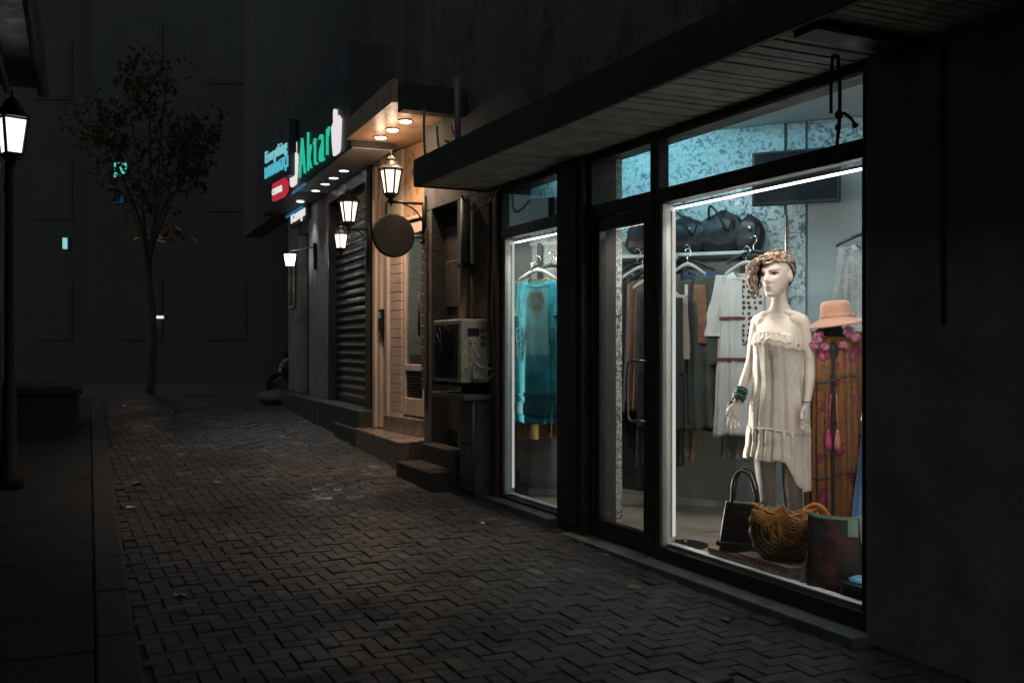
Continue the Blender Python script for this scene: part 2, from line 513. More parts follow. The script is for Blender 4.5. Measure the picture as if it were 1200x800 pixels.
def window(name, t0, t1, with_jamb_at=None):
    """fixed light under a transom light: dark frame > panes"""
    f = MB()
    f.box(t0, t1, -.02, .06, 2.560, 2.617, F1.M)
    f.box(t0, t1, -.025, .06, 2.180, 2.268, F1.M)
    f.box(t0, t1, -.03, .06, .052, .132, F1.M)
    f.box(t0, t0 + .035, -.02, .06, .132, 2.180, F1.M); f.box(t1 - .035, t1, -.02, .06, .132, 2.180, F1.M)
    f.box(t0, t0 + .030, -.02, .06, 2.268, 2.560, F1.M); f.box(t1 - .030, t1, -.02, .06, 2.268, 2.560, F1.M)
    fr = f.build(name, M_['frame'], shop, bevel=.005)
    p = MB(); p.box(t0 + .036, t1 - .036, .012, .018, .133, 2.179, F1.M); p.build("pane", M_['glass'], fr)
    p = MB(); p.box(t0 + .031, t1 - .031, .012, .018, 2.269, 2.559, F1.M); p.build("transom_pane", M_['glass'], fr)
    return fr
wb = window("display_window", tb0, tb1)
wlft = window("display_window", tw_l0, tw_l1)
# white inner linings that catch the strip light
b = MB(); b.box(tb1 - .068, tb1 - .036, -.012, .075, .134, 2.178, F1.M); b.box(tb0 + .036, tb1 - .07, .022, .075, .134, .150, F1.M)
b.build("inner_lining", M_['white_frame'], wb, bevel=.003)
b = MB(); b.box(tw_l1 - .075, tw_l1 - .036, -.006, .075, .134, 2.178, F1.M); b.box(tw_l0 + .036, tw_l1 - .077, .022, .075, .134, .150, F1.M)
b.build("inner_lining", M_['white_frame'], wlft, bevel=.003)
b = MB(); b.box(tw_l1 + .002, tw_l1 + .10, -.045, .05, .10, 2.61, F1.M); b.build("wooden_jamb", M_['jamb_wood'], shop, bevel=.008)

# door
dr = MB()
dr.box(td0, td1, -.02, .06, 2.560, 2.617, F1.M); dr.box(td0, td1, -.025, .06, 2.180, 2.268, F1.M)
dr.box(td1 - .05, td1, -.02, .06, .06, 2.180, F1.M); dr.box(td0, td0 + .03, -.02, .06, .06, 2.180, F1.M)
dr.box(td1 - .03, td1, -.02, .06, 2.268, 2.56, F1.M); dr.box(td0, td0 + .03, -.02, .06, 2.268, 2.56, F1.M)
door_fr = dr.build("door_frame", M_['frame'], shop, bevel=.005)
p = MB(); p.box(td0 + .031, td1 - .031, .012, .018, 2.269, 2.559, F1.M); p.build("transom_pane", M_['glass'], door_fr)
lf = MB(); a0, a1 = td0 + .034, td1 - .054
lf.box(a0, a0 + .085, -.01, .045, .065, 2.172, F1.M); lf.box(a1 - .065, a1, -.01, .045, .065, 2.172, F1.M)
lf.box(a0 + .0855, a1 - .0655, -.01, .045, 2.090, 2.172, F1.M); lf.box(a0 + .0855, a1 - .0655, -.01, .045, .065, .175, F1.M)
leaf = lf.build("door", M_['frame'], shop, bevel=.005)
p = MB(); p.box(a0 + .086, a1 - .066, .014, .020, .176, 2.089, F1.M); p.build("pane", M_['glass'], leaf)
h = MB(); hx = a0 + .045
h.tube(catmull([F1.p(hx, -.012, 1.235), F1.p(hx + .03, -.05, 1.235), F1.p(hx + .10, -.062, 1.235), F1.p(hx + .135, -.062, 1.20), F1.p(hx + .14, -.062, 1.05), F1.p(hx + .135, -.062, .90), F1.p(hx + .10, -.062, .865), F1.p(hx + .03, -.05, .865), F1.p(hx, -.012, .865)], 5), .0085, 10)
h.build("door_handle", M_['steel'], leaf, smooth=True)
b = MB(); b.box(-.05, tcol0 + .16, -.15, .055, -.02, .050, F1.M); b.build("sill_slab", M_['stone_sill'], shop, bevel=.008)
b = MB(); b.box(tw_l0 - .02, tw_l1 + .08, -.13, .055, -.02, .110, F1.M); b.build("sill_slab", M_['stone_sill'], shop, bevel=.008)
b = MB(); b.box(a0, a1, -.05, .06, .051, .062, F1.M); b.build("threshold", M_['steel'], shop)

# inside: floor, ceiling, back wall, papered band, papered pillar, standards
def wl_(a, off=0, z=0):            # a runs to the RIGHT along the back wall, off towards the room
    q = Vector((1.326, 7.74, 0)) + Vector((.912, -.409, 0)) * a + Vector((-.409, -.912, 0)) * off
    return Vector((q.x, q.y, z))
WM = Matrix(((.912, -.409, 0, 1.326), (-.409, -.912, 0, 7.74), (0, 0, 1, 0), (0, 0, 0, 1)))
corner_l = F1.p(3.97, .062); corner_r = F1.p(-1.4, .062)
wr = wl_(2.6)
fl = MB(); fl.prism([F1.p(3.97, .062), F1.p(-1.4, .062), wr + Vector((.6, 0, 0)), wl_(-1.75)], .02, .10)
fl.build("floor", M_['floor_wood'], shop)
ce = MB(); ce.prism([F1.p(4.0, .32), F1.p(-1.4, .32), wr + Vector((.6, .2, 0)), wl_(-1.9)], 2.975, 3.05)
ce.build("ceiling", M_['ceiling_paint'], shop)
iw = MB(); iw.box(-1.75, 3.2, -.12, 0, .02, 3.0, WM)
iw.box(.95, 3.2, 0.002, .05, .101, 2.97, WM)
inner = iw.build("back_wall", M_['inner_wall'], shop)
side = MB(); side.prism([F1.p(-1.30, .31), F1.p(-1.42, .31), wr + Vector((.75, -.3, 0)), wr + Vector((.6, -.1, 0))], .02, 3.0)
side.build("inner_side_wall", M_['inner_wall'], shop)
pp = MB(); pp.box(-1.55, .60, .003, .02, 2.17, 2.97, WM); pp.box(.605, .78, .003, .06, 1.0, 2.97, WM); pp.box(.80, .93, .003, .045, .3, 2.97, WM)
pp.box(.95, 2.9, .052, .06, 2.62, 2.97, WM)
pp.build("wallpaper", M_['paper_teal'], shop)
b = MB(); b.box(-1.55, .60, .021, .035, 2.15, 2.18, WM); b.box(-1.6, 3.0, .021, .04, .101, .15, WM); b.build("wall_moulding", M_['shelf'], shop)
pc = at(716, 403, 6.99)
PIL = Matrix.Translation((pc.x, pc.y, 0)) @ Matrix.Rotation(R(6), 4, 'Z')
b = MB(); b.box(-.065, .065, -.065, .2, .101, 2.97, PIL); b.build("papered_pillar", M_['paper_grey'], shop, bevel=.004)
b = MB(); b.box(.786, .796, .06, .075, .6, 2.3, WM); b.build("wall_standard", M_['steel'], shop)

# shelf with its bags
shelf = MB(); shelf.box(-.95, .60, .004, .30, 1.995, 2.02, WM)
shelf.build("shelf", M_['shelf'], shop, bevel=.003)

# ------------------------------------------------------------------ the shuttered shop and the porch next door
W2 = .20
spice = thing("corner_shop", F2.p(2.5, .2, .3), "narrow shop with a lowered black roller shutter under a lit sign fascia", "shop")
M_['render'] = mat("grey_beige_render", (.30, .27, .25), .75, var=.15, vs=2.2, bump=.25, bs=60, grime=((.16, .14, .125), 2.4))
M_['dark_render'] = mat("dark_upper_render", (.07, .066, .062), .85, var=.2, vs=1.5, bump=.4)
M_['plinth'] = mat("dark_granite_plinth", (.07, .062, .058), .5, var=.3, vs=8, bump=.2, bs=70)
t2 = lambda u, w=W2: F2.tu(u, w)
s0, s1 = t2(433), t2(386)
d0, d1 = t2(362), t2(350)
e1 = t2(338)
b = MB()
b.box(s1, d0, W2, W2 + .3, .60, 3.355, F2.M); b.box(d1, e1, W2, W2 + .3, .60, 3.355, F2.M)
b.box(d0, d1, W2 + .18, W2 + .3, .60, 3.355, F2.M); b.box(s0 + .0, s1, W2 + .1, W2 + .3, 3.2, 3.355, F2.M)
b.build("wall", M_['render'], spice, bevel=.006)
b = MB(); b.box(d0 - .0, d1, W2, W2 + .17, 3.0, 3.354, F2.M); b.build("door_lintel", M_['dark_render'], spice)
b = MB(); b.box(d0 + .02, d1 - .02, W2 + .12, W2 + .175, .62, 2.98, F2.M); b.build("door", M_['frame'], spice, bevel=.01)
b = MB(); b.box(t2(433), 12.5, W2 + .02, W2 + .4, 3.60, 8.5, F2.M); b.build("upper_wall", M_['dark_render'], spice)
b = MB(); b.box(t2(389), e1, -.0, W2 + .3, 0.0, .60, F2.M); b.build("plinth", M_['plinth'], spice, bevel=.012)
b = MB(); b.box(t2(437), t2(389) - .003, .03, W2 + .3, .0, .60, F2.M); b.box(F2.tu(416, 0) + .02, F2.tu(393, 0), -.02, .029, .0, .40, F2.M); b.build("doorstep", M_['plinth'], spice, bevel=.012)
# shutter: one corrugated sheet
M_['shutter'] = mat("black_shutter_slats", (.10, .115, .115), .33, .75, var=.2, vs=3, bump=.0, stretch=(1, 1, .4), rvar=.06)
sh = MB(); prof = []; z = .62
while z < 3.2:
    for k, (dz, dw) in enumerate(((0, .0), (.02, -.018), (.055, -.026), (.088, -.016), (.101, .0))): prof.append((z + dz, dw))
    z += .108
ts_ = [s0 + .03 + (s1 - s0 - .06) * i / 24 for i in range(25)]
rings = [[F2.p(t, W2 + .10 + dw + .004 * math.sin(t * 9 + zz * 3), zz) for t in ts_] for zz, dw in prof]
sh.loft(rings, closed=False); sh.build("roller_shutter", M_['shutter'], spice, smooth=True)
b = MB(); b.box(s0 - .02, s0 + .05, W2 - .04, W2 + .16, .61, 3.3, F2.M); b.box(s1 - .05, s1 + .004, W2 - .02, W2 + .16, .61, 3.3, F2.M)
b.box(s0 + .05, s1 - .05, W2 - .03, W2 + .14, 3.19, 3.352, F2.M)
b.build("shutter_guide", M_['frame'], spice, bevel=.006)
# fascia with its soffit
M_['fascia'] = mat("matt_black_fascia", (.040, .042, .042), .6, var=.2, bump=.08)
tf0, tf1 = F2.tu(411, -.25), F2.tu(306, -.25)
b = MB(); b.box(tf0, tf1, -.25, W2 + .018, 3.36, 4.45, F2.M); b.build("fascia", M_['fascia'], spice, bevel=.01)
M_['soffit_white'] = mat("soffit_panel", (.62, .62, .60), .45, var=.1)
b = MB(); b.box(tf0 + .02, F2.tu(345, -.25), -.23, W2 - .004, 3.350, 3.358, F2.M); b.build("fascia_soffit", M_['soffit_white'], spice)

# porch
M_['porch_wood'] = mat("varnished_porch_boards", (.52, .33, .20), .35, var=.4, vs=4, bump=.15, bs=40, stretch=(1.5, 9, 1.5))
M_['porch_panel'] = mat("pale_painted_wood", (.68, .56, .48), .5, var=.18, vs=4, bump=.15, bs=50, stretch=(4, 4, .6))
M_['porch_tile'] = mat("pinkish_wall_brick_slips", (.70, .55, .47), .6, var=.16, vs=5, bump=.2)
M_['dark_tile'] = mat("dark_brown_brick_slips", (.10, .075, .06), .4, var=.3, vs=7, bump=.15)
M_['cream'] = mat("cream_plaster", (.68, .58, .42), .6, var=.08, bump=.1)
M_['marble'] = mat("brown_polished_step", (.33, .25, .20), .22, var=.3, vs=9, bump=.06)
P3o = F2.p(t2(436), W2 + .01)
FP = Frame((P3o.x, P3o.y), (-.509, .861))                 # d runs away from the camera; porch spans t in [-1.1, 0]
pu = lambda u, w=0: FP.tu(u, w)
porch = thing("porch", F2.p(.5, .3, .41), "warm lit wooden porch with a narrow glazed door and a polished step", "porch")
endt = pu(500)
b = MB(); b.box(endt - .15, 0.02, .08, .22, .41, 3.42, FP.M); b.build("back_panel", M_['porch_panel'], porch)
# brick pilaster and flat brick pieces with real joints
def slips(mb, t0, t1, w0, w1, z0, z1, h=.098, gap=.006):
    z = z0
    while z < z1 - .02:
        mb.box(t0, t1, w0, w1, z + gap, min(z1, z + h), FP.M); z += h
b = MB(); slips(b, pu(468), pu(455), .02, .078, .42, 2.62); b.build("brick_pilaster", M_['porch_tile'], porch, bevel=.004)
b = MB(); slips(b, pu(451), pu(446), .05, .078, .42, 2.9); b.build("brick_strip", M_['dark_tile'], porch, bevel=.003)
b = MB(); b.box(pu(454.5), pu(451.3), -.01, .079, .42, 2.62, FP.M); b.box(pu(445.6), pu(437), .0, .079, .42, 3.42, FP.M); b.box(pu(443), pu(440), -.04, -.001, .42, 3.3, FP.M)
b.build("timber_post", M_['porch_panel'], porch, bevel=.006)
b = MB(); b.box(pu(467), pu(450), .04, .079, 2.66, 3.41, FP.M); b.build("lit_plaster_panel", M_['cream'], porch, bevel=.004)
def ornate():
    t = NT("dark_floral_marquetry")
    n = t.noise(7, 5, .6, None, 1.5); v = t.voro(9)
    k = t.math('MULTIPLY', t.ramp(n, [(.47, 0.0), (.56, 1.0)]), t.ramp(v, [(.15, 1.0), (.5, 0.0)]))
    c = t.mix(k, (.50, .30, .17), (.10, .055, .035))
    t.principled(Base_Color=c, Roughness=.4); return t.m
M_['ornate'] = ornate()
b = MB(); b.box(endt, pu(468.5), .05, .079, 2.66, 3.41, FP.M); b.build("floral_panel", M_['ornate'], porch, bevel=.004)
b = MB(); b.box(endt, pu(447), .0, .079, 2.622, 2.656, FP.M); b.build("moulding", M_['porch_panel'], porch, bevel=.006)
# glazed door
dA, dB = pu(496), pu(469.5)
b = MB(); zb = .60
b.box(dB - .06, dB, .02, .079, zb, 2.60, FP.M); b.box(dA, dA + .07, .02, .079, zb, 2.60, FP.M)
b.box(dA + .071, dB - .061, .02, .079, 2.48, 2.60, FP.M); b.box(dA + .071, dB - .061, .02, .079, zb, .78, FP.M); b.box(dA + .071, dB - .061, .02, .079, 1.06, 1.13, FP.M)
pd = b.build("door", M_['porch_panel'], porch, bevel=.008)
b = MB(); b.box(dA + .072, dB - .062, .045, .055, 1.131, 2.479, FP.M); b.build("pane", M_['glass'], pd)
b = MB(); slips(b, dA + .072, dB - .062, .062, .078, 1.131, 2.479, .11); b.build("blind", M_['dark_tile'], pd)
b = MB()
for i in range(8): b.box(dA + .10, dB - .085, .03, .07, .80 + i * .032, .815 + i * .032, FP.M)
b.build("louvre", M_['iron'], pd)
b = MB(); b.tube([FP.p(dA + .035, -.03, 1.42), FP.p(dA + .035, -.03, 1.86)], .012); b.tube([FP.p(dA + .035, -.03, 1.5), FP.p(dA + .035, .02, 1.5)], .009); b.tube([FP.p(dA + .035, -.03, 1.8), FP.p(dA + .035, .02, 1.8)], .009)
b.build("handle", M_['iron'], pd, smooth=True)
b = MB(); b.box(endt, pu(455), -.06, .078, .411, .58, FP.M); b.build("door_sill", M_['marble'], porch, bevel=.008)
# platform, ceiling, end beam, corner slips
A_ = F2.tu(416, 0); c1 = F1.p(TEND, -.004); c2 = F1.p(5.56, -.004)
pl = MB(); pl.prism([F2.p(A_, 0), F2.p(0.0, 0), F2.p(-.06, .10), Vector((c1.x, c1.y, 0)), FP.p(endt, .22), FP.p(.05, .22), F2.p(A_, .38)], 0.0, .41)
pl.build("step", M_['marble'], porch, bevel=.012)
ta = F2.tu(411, -.25)
bpt = F2.p(-.9, -.25)
cpt = F1.p(4.82, -.004); dpt = F1.p(TEND, -.004)
ceil = MB(); ceil.prism([F2.p(ta - .004, -.25), bpt, cpt, dpt, FP.p(endt - .12, .2), FP.p(.0, .2), F2.p(t2(434), W2)], 3.425, 3.48)
ceil.build("porch_ceiling", M_['porch_wood'], porch)
b = MB(); b.prism([bpt, bpt + F1.m * 0 + (bpt - F2.p(ta, -.25)).normalized() * .16, cpt + (bpt - F2.p(ta, -.25)).normalized() * .16, cpt], 3.33, 3.56)
b.build("end_beam", M_['fascia'], porch, bevel=.01)
b = MB(); b.prism([F2.p(ta - .01, -.30), bpt + (F2.p(0, -.3) - F2.p(0, -.25)), bpt, F2.p(ta - .01, -.25)], 3.42, 3.62); b.build("eaves_board", M_['porch_wood'], porch)
b = MB(); z = .9
while z < 2.4:
    q = F1.p(TEND + .001, 0)
    b.box(TEND + .001, TEND + .02, -.02, .16, z + .005, z + .1, F1.M); b.box(TEND - .12, TEND + .02, -.022, -.003, z + .005, z + .1, F1.M); z += .103
b.build("corner_slips", M_['dark_tile'], porch, bevel=.003)

# dark steps to the side door
st = thing("entrance_steps", F1.p(5.2, -.2, .1), "two dark stone steps rising to the unlit side door left of the meter cabinet", "steps")
b = MB(); b.box(4.50, 5.42, -.40, -.003, .0, .26, F1.M); b.build("lower_step", M_['plinth'], st, bevel=.012)
b = MB(); b.box(4.55, 5.40, -.16, -.004, .261, .42, F1.M); b.build("upper_step", M_['plinth'], st, bevel=.012)
# ------------------------------------------------------------------ lamps and signs
def glow(name, body, core, strength):
    """lamp glass: brighter through the middle of the pane than at its edge"""
    t = NT(name)
    lw = t.node("ShaderNodeLayerWeight", {"Blend": .35}).outputs["Facing"]
    c = t.ramp(lw, [(.1, core), (.8, body)])
    e = t.node("ShaderNodeEmission", {"Color": c, "Strength": strength})
    t.l.new(e.outputs[0], t.out.inputs["Surface"]); return t.m
M_['lamp_warm'] = glow("warm_lamp_glass", (1.0, .62, .40), (1.0, .80, .66), 2.6)
M_['lamp_cool'] = glow("cool_lamp_glass", (.62, .95, .95), (.86, 1.0, 1.0), 7.0)
M_['lamp_street'] = glow("street_lamp_glass", (.62, .95, .92), (.95, 1.0, .98), 1.5)
M_['led_white'] = emit("white_led", (1.0, .90, .82), 9.0)
M_['downlight'] = emit("white_downlight_lens", (.85, .95, 1.0), 9.0)
M_['downlight_warm'] = emit("warm_downlight_lens", (1.0, .72, .42), 14.0)

def area_light(name, p, x, y, normal, sx, sy, energy, col, parent=None, spread=180):
    d = bpy.data.lights.new(name, 'AREA'); d.shape = 'RECTANGLE'; d.size = sx; d.size_y = sy; d.energy = energy; d.color = col; d.spread = R(spread)
    o = bpy.data.objects.new(name, d); COL.objects.link(o)
    zx = -Vector(normal).normalized(); xx = Vector(x).normalized(); yy = zx.cross(xx).normalized(); xx = yy.cross(zx)
    Mw = Matrix((( xx.x, yy.x, zx.x, p[0]), (xx.y, yy.y, zx.y, p[1]), (xx.z, yy.z, zx.z, p[2]), (0, 0, 0, 1)))
    if parent: 
        o.parent = parent; Mw = world_of(parent).inverted() @ Mw
    o.matrix_basis = Mw
    return o
def point_light(name, p, energy, col, r=.03, parent=None, spot=None, aim=None):
    d = bpy.data.lights.new(name, 'SPOT' if spot else 'POINT'); d.energy = energy; d.color = col; d.shadow_soft_size = r
    if spot: d.spot_size = R(spot); d.spot_blend = .6
    o = bpy.data.objects.new(name, d); COL.objects.link(o)
    q = Vector(p)
    if parent: o.parent = parent; q = world_of(parent).inverted() @ q
    o.location = q
    return o

def lantern(name, base, s, label, glass, sides=6, bracket=None, group=None, pole=None, crown=True, taper=.62, kind="wall lantern", hang=False):
    """base = middle of the lamp glass bottom; s = glass height"""
    L = thing(name, base, label, kind, group)
    T_ = Matrix.Translation(base)
    r1 = s * .46; r0 = r1 * taper
    g = MB(); g.lathe([(r0 * .96, .01 * s), (r1 * .95, .97 * s)], sides, T_); g.build("lamp_glass", glass, L)
    f = MB()
    for k in range(sides):
        a = 2 * math.pi * k / sides; c, n = math.cos(a), math.sin(a)
        f.tube([base + Vector((r0 * c, r0 * n, 0)), base + Vector((r1 * c, r1 * n, s))], s * .045, 6)
    for r, z in ((r0, 0), (r1, s)):
        ring = [base + Vector((r * math.cos(2 * math.pi * k / sides), r * math.sin(2 * math.pi * k / sides), z)) for k in range(sides + 1)]
        f.tube(ring, s * .04, 6)
    f.lathe([(r0 * 1.02, -.05 * s), (r0 * 1.02, .0)], sides, T_)
    f.build("cage", M_['iron'], L)
    rf = MB()
    rf.lathe([(r1 * 1.22, s * 1.0), (r1 * 1.25, s * 1.04), (r1 * 1.0, s * 1.12), (r1 * .72, s * 1.22), (r1 * .55, s * 1.36), (r1 * .42, s * 1.40), (r1 * .50, s * 1.45), (r1 * .34, s * 1.53), (r1 * .16, s * 1.60)], max(sides * 2, 12), T_)
    roof = rf.build("roof", M_['iron'], L, smooth=False)
    fi = MB(); fi.lathe([(s * .03, s * 1.59), (s * .05, s * 1.64), (s * .025, s * 1.68), (s * .045, s * 1.72), (s * .012, s * 1.82)], 10, T_)
    fi.build("finial", M_['iron'], roof, smooth=True)
    lo = MB(); lo.lathe([(r0 * 1.0, -.05 * s), (r0 * .75, -.13 * s), (r0 * .35, -.2 * s), (r0 * .42, -.27 * s), (r0 * .2, -.38 * s), (.012 * s + .004, -.52 * s)], 12, T_)
    lo.build("socket", M_['iron'], L, smooth=True)
    if bracket is not None:
        bk = MB(); hz = -.33 * s
        p0 = base + Vector((0, 0, hz)); p1 = Vector((bracket[0], bracket[1], base.z + hz))
        d = (p1 - p0); 
        bk.tube([p0 - d * .10, p1], .014, 8)
        bk.tube(catmull([p0 + d * .15, p0 + d * .45 + Vector((0, 0, -.02)), p0 + d * .8 + Vector((0, 0, -.09)), p1 + Vector((0, 0, -.22))], 6), .008, 8)
        sd = d.cross(Vector((0, 0, 1))).normalized() * .03
        bk.tube([p1 + Vector((0, 0, .08)), p1 + Vector((0, 0, -.30))], .022, 8)
        bk.build("bracket", M_['iron'], L, smooth=True)
    return L

# the black lantern on the boutique's corner, its round sign, the two lanterns by the shutter
corner = F1.p(TEND - .06, -.022)
lb = corner - F1.m * .335
lantern("wall_lantern", Vector((lb.x, lb.y, 2.765)), .225, "large black six sided wall lantern glowing above the round sign", M_['lamp_warm'], bracket=corner, group="wall lanterns")
rs_c = corner - F1.m * .31; rs_c.z = 2.37
rt = thing("round_sign", rs_c, "blank black round sign on an iron arm under the large black lantern", "sign")
nrm = Vector((F1.d.x, F1.d.y, 0)); cr_ = F1.m
DISK = Matrix(((cr_.x, 0, nrm.x, rs_c.x), (cr_.y, 0, nrm.y, rs_c.y), (0, 1, 0, rs_c.z), (0, 0, 0, 1)))
M_['sign_black'] = mat("matt_dark_sign_paint", (.028, .026, .025), .7, var=.2, vs=6, bump=.1)
b = MB(); b.lathe([(.195, -.018), (.208, -.012), (.208, .012), (.195, .018)], 48, DISK); b.build("disc", M_['sign_black'], rt)
b = MB(); b.tube([rs_c + cr_ * .195, corner + Vector((0, 0, 2.37))], .013, 8); b.tube([corner + Vector((0, 0, 2.31)), corner + Vector((0, 0, 2.43))], .02, 8)
for dz in (-.05, .05): b.ellipsoid(corner + Vector((0, 0, 2.37 + dz)) - cr_ * .03, (.018, .018, .018), 8, 6)
b.build("arm", M_['iron'], rt, smooth=True)

g1 = F2.p(t2(438), W2 - .05)
lp = g1 - F2.m * .23
lantern("wall_lantern", Vector((lp.x, lp.y, 2.68)), .225, "black wall lantern lit beside the upper right of the roller shutter", M_['lamp_warm'], bracket=g1, group="wall lanterns")
g3 = F2.p(t2(437) + .55, W2 - .05); lp3 = F2.p(t2(430) + .35, -.02)
lantern("hanging_lantern", Vector((lp3.x, lp3.y, EYE + 112 / 1167 * lp3.y)), .165, "smallest white lit lantern hanging in front of the shutter below another lantern", M_['lamp_warm'], sides=4, taper=.7, kind="hanging lantern")
# cool lamp by the dark door
wl_base = F2.p(t2(366), W2)
wl_c = F2.p(t2(360), -.05); zc = EYE + 92 / 1167 * wl_c.y
WLm = thing("wall_lamp", Vector((wl_c.x, wl_c.y, zc)), "small white wall lamp with a cup shade beside the dark narrow door", "wall lamp")
Tm = Matrix.Translation((wl_c.x, wl_c.y, zc))
b = MB(); b.lathe([(.060, .0), (.085, .16), (.05, .165)], 16, Tm); b.build("lamp_shade", M_['lamp_cool'], WLm, smooth=True)
wb_ = F2.p(t2(371), W2 - .015)
b = MB(); b.tube([Vector((wl_c.x, wl_c.y, zc + .16)), Vector((wl_c.x, wl_c.y, zc + .22)), Vector((wb_.x, wb_.y, zc + .22))], .012, 8)
b.tube([Vector((wb_.x, wb_.y, zc - .1)), Vector((wb_.x, wb_.y, zc + .27))], .035, 8); b.build("arm", M_['iron'], WLm)
# downlights
def downlight(p, label, lens, energy, col, r=.05, group=None, spot=78, halo=0):
    D = thing("downlight", p, label, "downlight", group)
    Tm = Matrix.Translation(p)
    b = MB(); b.lathe([(r * .3, -.022 if halo else -.008), (r * .8, -.016 if halo else -.006), (r * 1.02, -.001)], 20, Tm); b.build("lens", lens, D)
    b = MB(); rr = [Vector((math.cos(2 * math.pi * k / 20) * r * 1.12, math.sin(2 * math.pi * k / 20) * r * 1.12, 0)) + p for k in range(21)]
    b.tube(rr, r * .13, 6); b.build("trim_ring", M_['chrome'], D, smooth=True)
    point_light('downlight_lamp', p - Vector((0, 0, .025)), energy, col, r * .8, D, spot=spot)
    if halo: point_light('downlight_glow', p - Vector((0, 0, .17)), halo, col, .03, D)
    return D
names5 = ["white soffit downlight farthest up the street under the fascia", "second white soffit downlight from the far end of the fascia", "middle white soffit downlight of the row under the fascia",
          "white soffit downlight next to the nearest one under the fascia", "nearest white soffit downlight above the lantern by the shutter"]
for u, nm in zip((352, 370, 381, 391, 403), names5):
    q = F2.p(F2.tu(u, .0), .0, 3.349)
    downlight(q, nm, M_['downlight'], 18.0, (.85, .95, 1.0), .055, "soffit downlights of the shuttered shop")
for (u, v), nm in zip(((446, 161), (460, 152), (475, 142)), ("warm ceiling spotlight deepest in the porch", "middle warm ceiling spotlight of the porch", "warm ceiling spotlight of the porch nearest the street corner")):
    y = (3.418 - EYE) * FPX / (HV - v); q = at(u, v, y); q.z = 3.418
    downlight(q, nm, M_['downlight_warm'], 80.0, (1.0, .72, .50), .058, "porch ceiling spotlights", spot=118, halo=2.0)

# backlit lettering on the fascia
M_['neon_green'] = emit("green_backlit_letters", (.03, .62, .40), .8)
M_['neon_white'] = emit("white_backlit_acrylic", (1.0, .93, .95), .8)
M_['neon_cyan'] = emit("cyan_backlit_letters", (.08, .45, .55), 1.0)
M_['neon_pale'] = emit("pale_cyan_backlit_letters", (.24, .66, .70), .8)
M_['neon_red'] = emit("red_light_box", (.62, .04, .06), .7)
M_['neon_blue'] = emit("blue_neon_tube", (.03, .25, .42), .6)
RT = -F2.d; UP = Vector((0, 0, 1))
def on_f2(u, v, w=-.252):
    t, z = F2.tz(u, v, w); return F2.p(t, w, z)
main = thing("shop_sign", on_f2(345, 229), "large green backlit name sign with two white mortar shapes on the black fascia", "shop sign")
pA = on_f2(352.5, 212); pr = on_f2(388.5, 181)
wA = (pr - pA).dot(RT)
zA = (pA.z + pr.z) / 2
pA.z = zA
text_part("lettering", "Aktar", M_['neon_green'], main, pA, RT, UP, wA, .50, .03, -.040, 1.3)
mort = [(.22, 0), (.72, 0), (.86, .06), (.93, .35), (1.0, .70), (.88, .72), (.80, .80), (.66, .72), (.52, .80), (.46, .98), (.30, 1.02), (.22, .95), (.24, .74), (.10, .70), (.02, .62), (.08, .3)]
def mortar(u0, u1, v_lo, v_hi, flip):
    a = on_f2(u0, v_lo); c = on_f2(u1, v_lo); w_ = (c - a).dot(RT); top = on_f2((u0 + u1) / 2, v_hi); bot = on_f2((u0 + u1) / 2, v_lo)
    MM = Matrix(((RT.x, 0, -F2.m.x, a.x), (RT.y, 0, -F2.m.y, a.y), (0, 1, 0, bot.z), (0, 0, 0, 1)))
    b = MB(); b.prism([((1 - x if flip else x) * w_, y * (top.z - bot.z)) for x, y in mort], .003, .035, MM)
    b.build("mortar_shape", M_['neon_white'], main, bevel=.008)
mortar(341.5, 350.5, 218, 168, 1); mortar(391.5, 401.5, 181, 127, 0)

# the tilted side board: two lines of cyan lettering and a red light box
S0 = at(309, 216, 13.9)
FS = Frame((S0.x, S0.y), (-643, 1167))
side_b = thing("side_sign", FS.p(0, 0, S0.z), "dark projecting sign board with two lines of pale cyan lettering", "shop sign")
su = lambda u, v: (lambda tz: FS.p(tz[0], -.002, tz[1]))(FS.tz(u, v, -.002))
bx0, bx1 = FS.tu(338.5), FS.tu(308)
b = MB(); b.box(bx0, bx1, 0, .10, su(324, 212).z, su(324, 148).z, FS.M); b.build("board", M_['fascia'], side_b, bevel=.008)
SR = -FS.d
upS = Vector((0, 0, 1)) ; dirS = SR
q0 = su(312, 196); q1 = su(337, 183)
text_part("lettering", "Everything", M_['neon_pale'], side_b, q0, dirS, upS, (q1 - q0).dot(SR), .205, .02)
q0 = su(311.5, 213); q1 = su(338, 198)
text_part("lettering", "BAHARATÇI", M_['neon_cyan'], side_b, q0, dirS, upS, (q1 - q0).dot(SR), .19, .02)
redb = thing("red_light_box", su(329, 236), "small red backlit box sign with white lettering at the far end of the fascia", "light box sign")
q0 = su(318.5, 237); q1 = su(336, 233); w_ = (q1 - q0).dot(SR); h_ = .25
MM = Matrix(((SR.x, 0, -FS.m.x, q0.x), (SR.y, 0, -FS.m.y, q0.y), (0, 1, 0, q0.z), (0, 0, 0, 1)))
b = MB(); b.prism([(0, .06 * h_), (w_ * .12, 0), (w_ * .8, 0), (w_, h_ * .25), (w_, h_ * .75), (w_ * .8, h_), (w_ * .12, h_), (0, h_ * .94)], -.03, .0, MM); b.build("case", M_['neon_red'], redb, bevel=.01)
text_part("lettering", "cuma", M_['neon_white'], redb, q0 + SR * w_ * .07 + UP * h_ * .32 - FS.m * .002, dirS, UP, w_ * .66, h_ * .34, .012)
small = thing("small_light_sign", F2.p(t2(350), W2 - .05, 3.0), "small black sign with glowing white lettering over the dark narrow door", "light box sign")
ta_, za_ = F2.tz(342, 263, W2 - .06); tb_, zb_ = F2.tz(359, 243, W2 - .06)
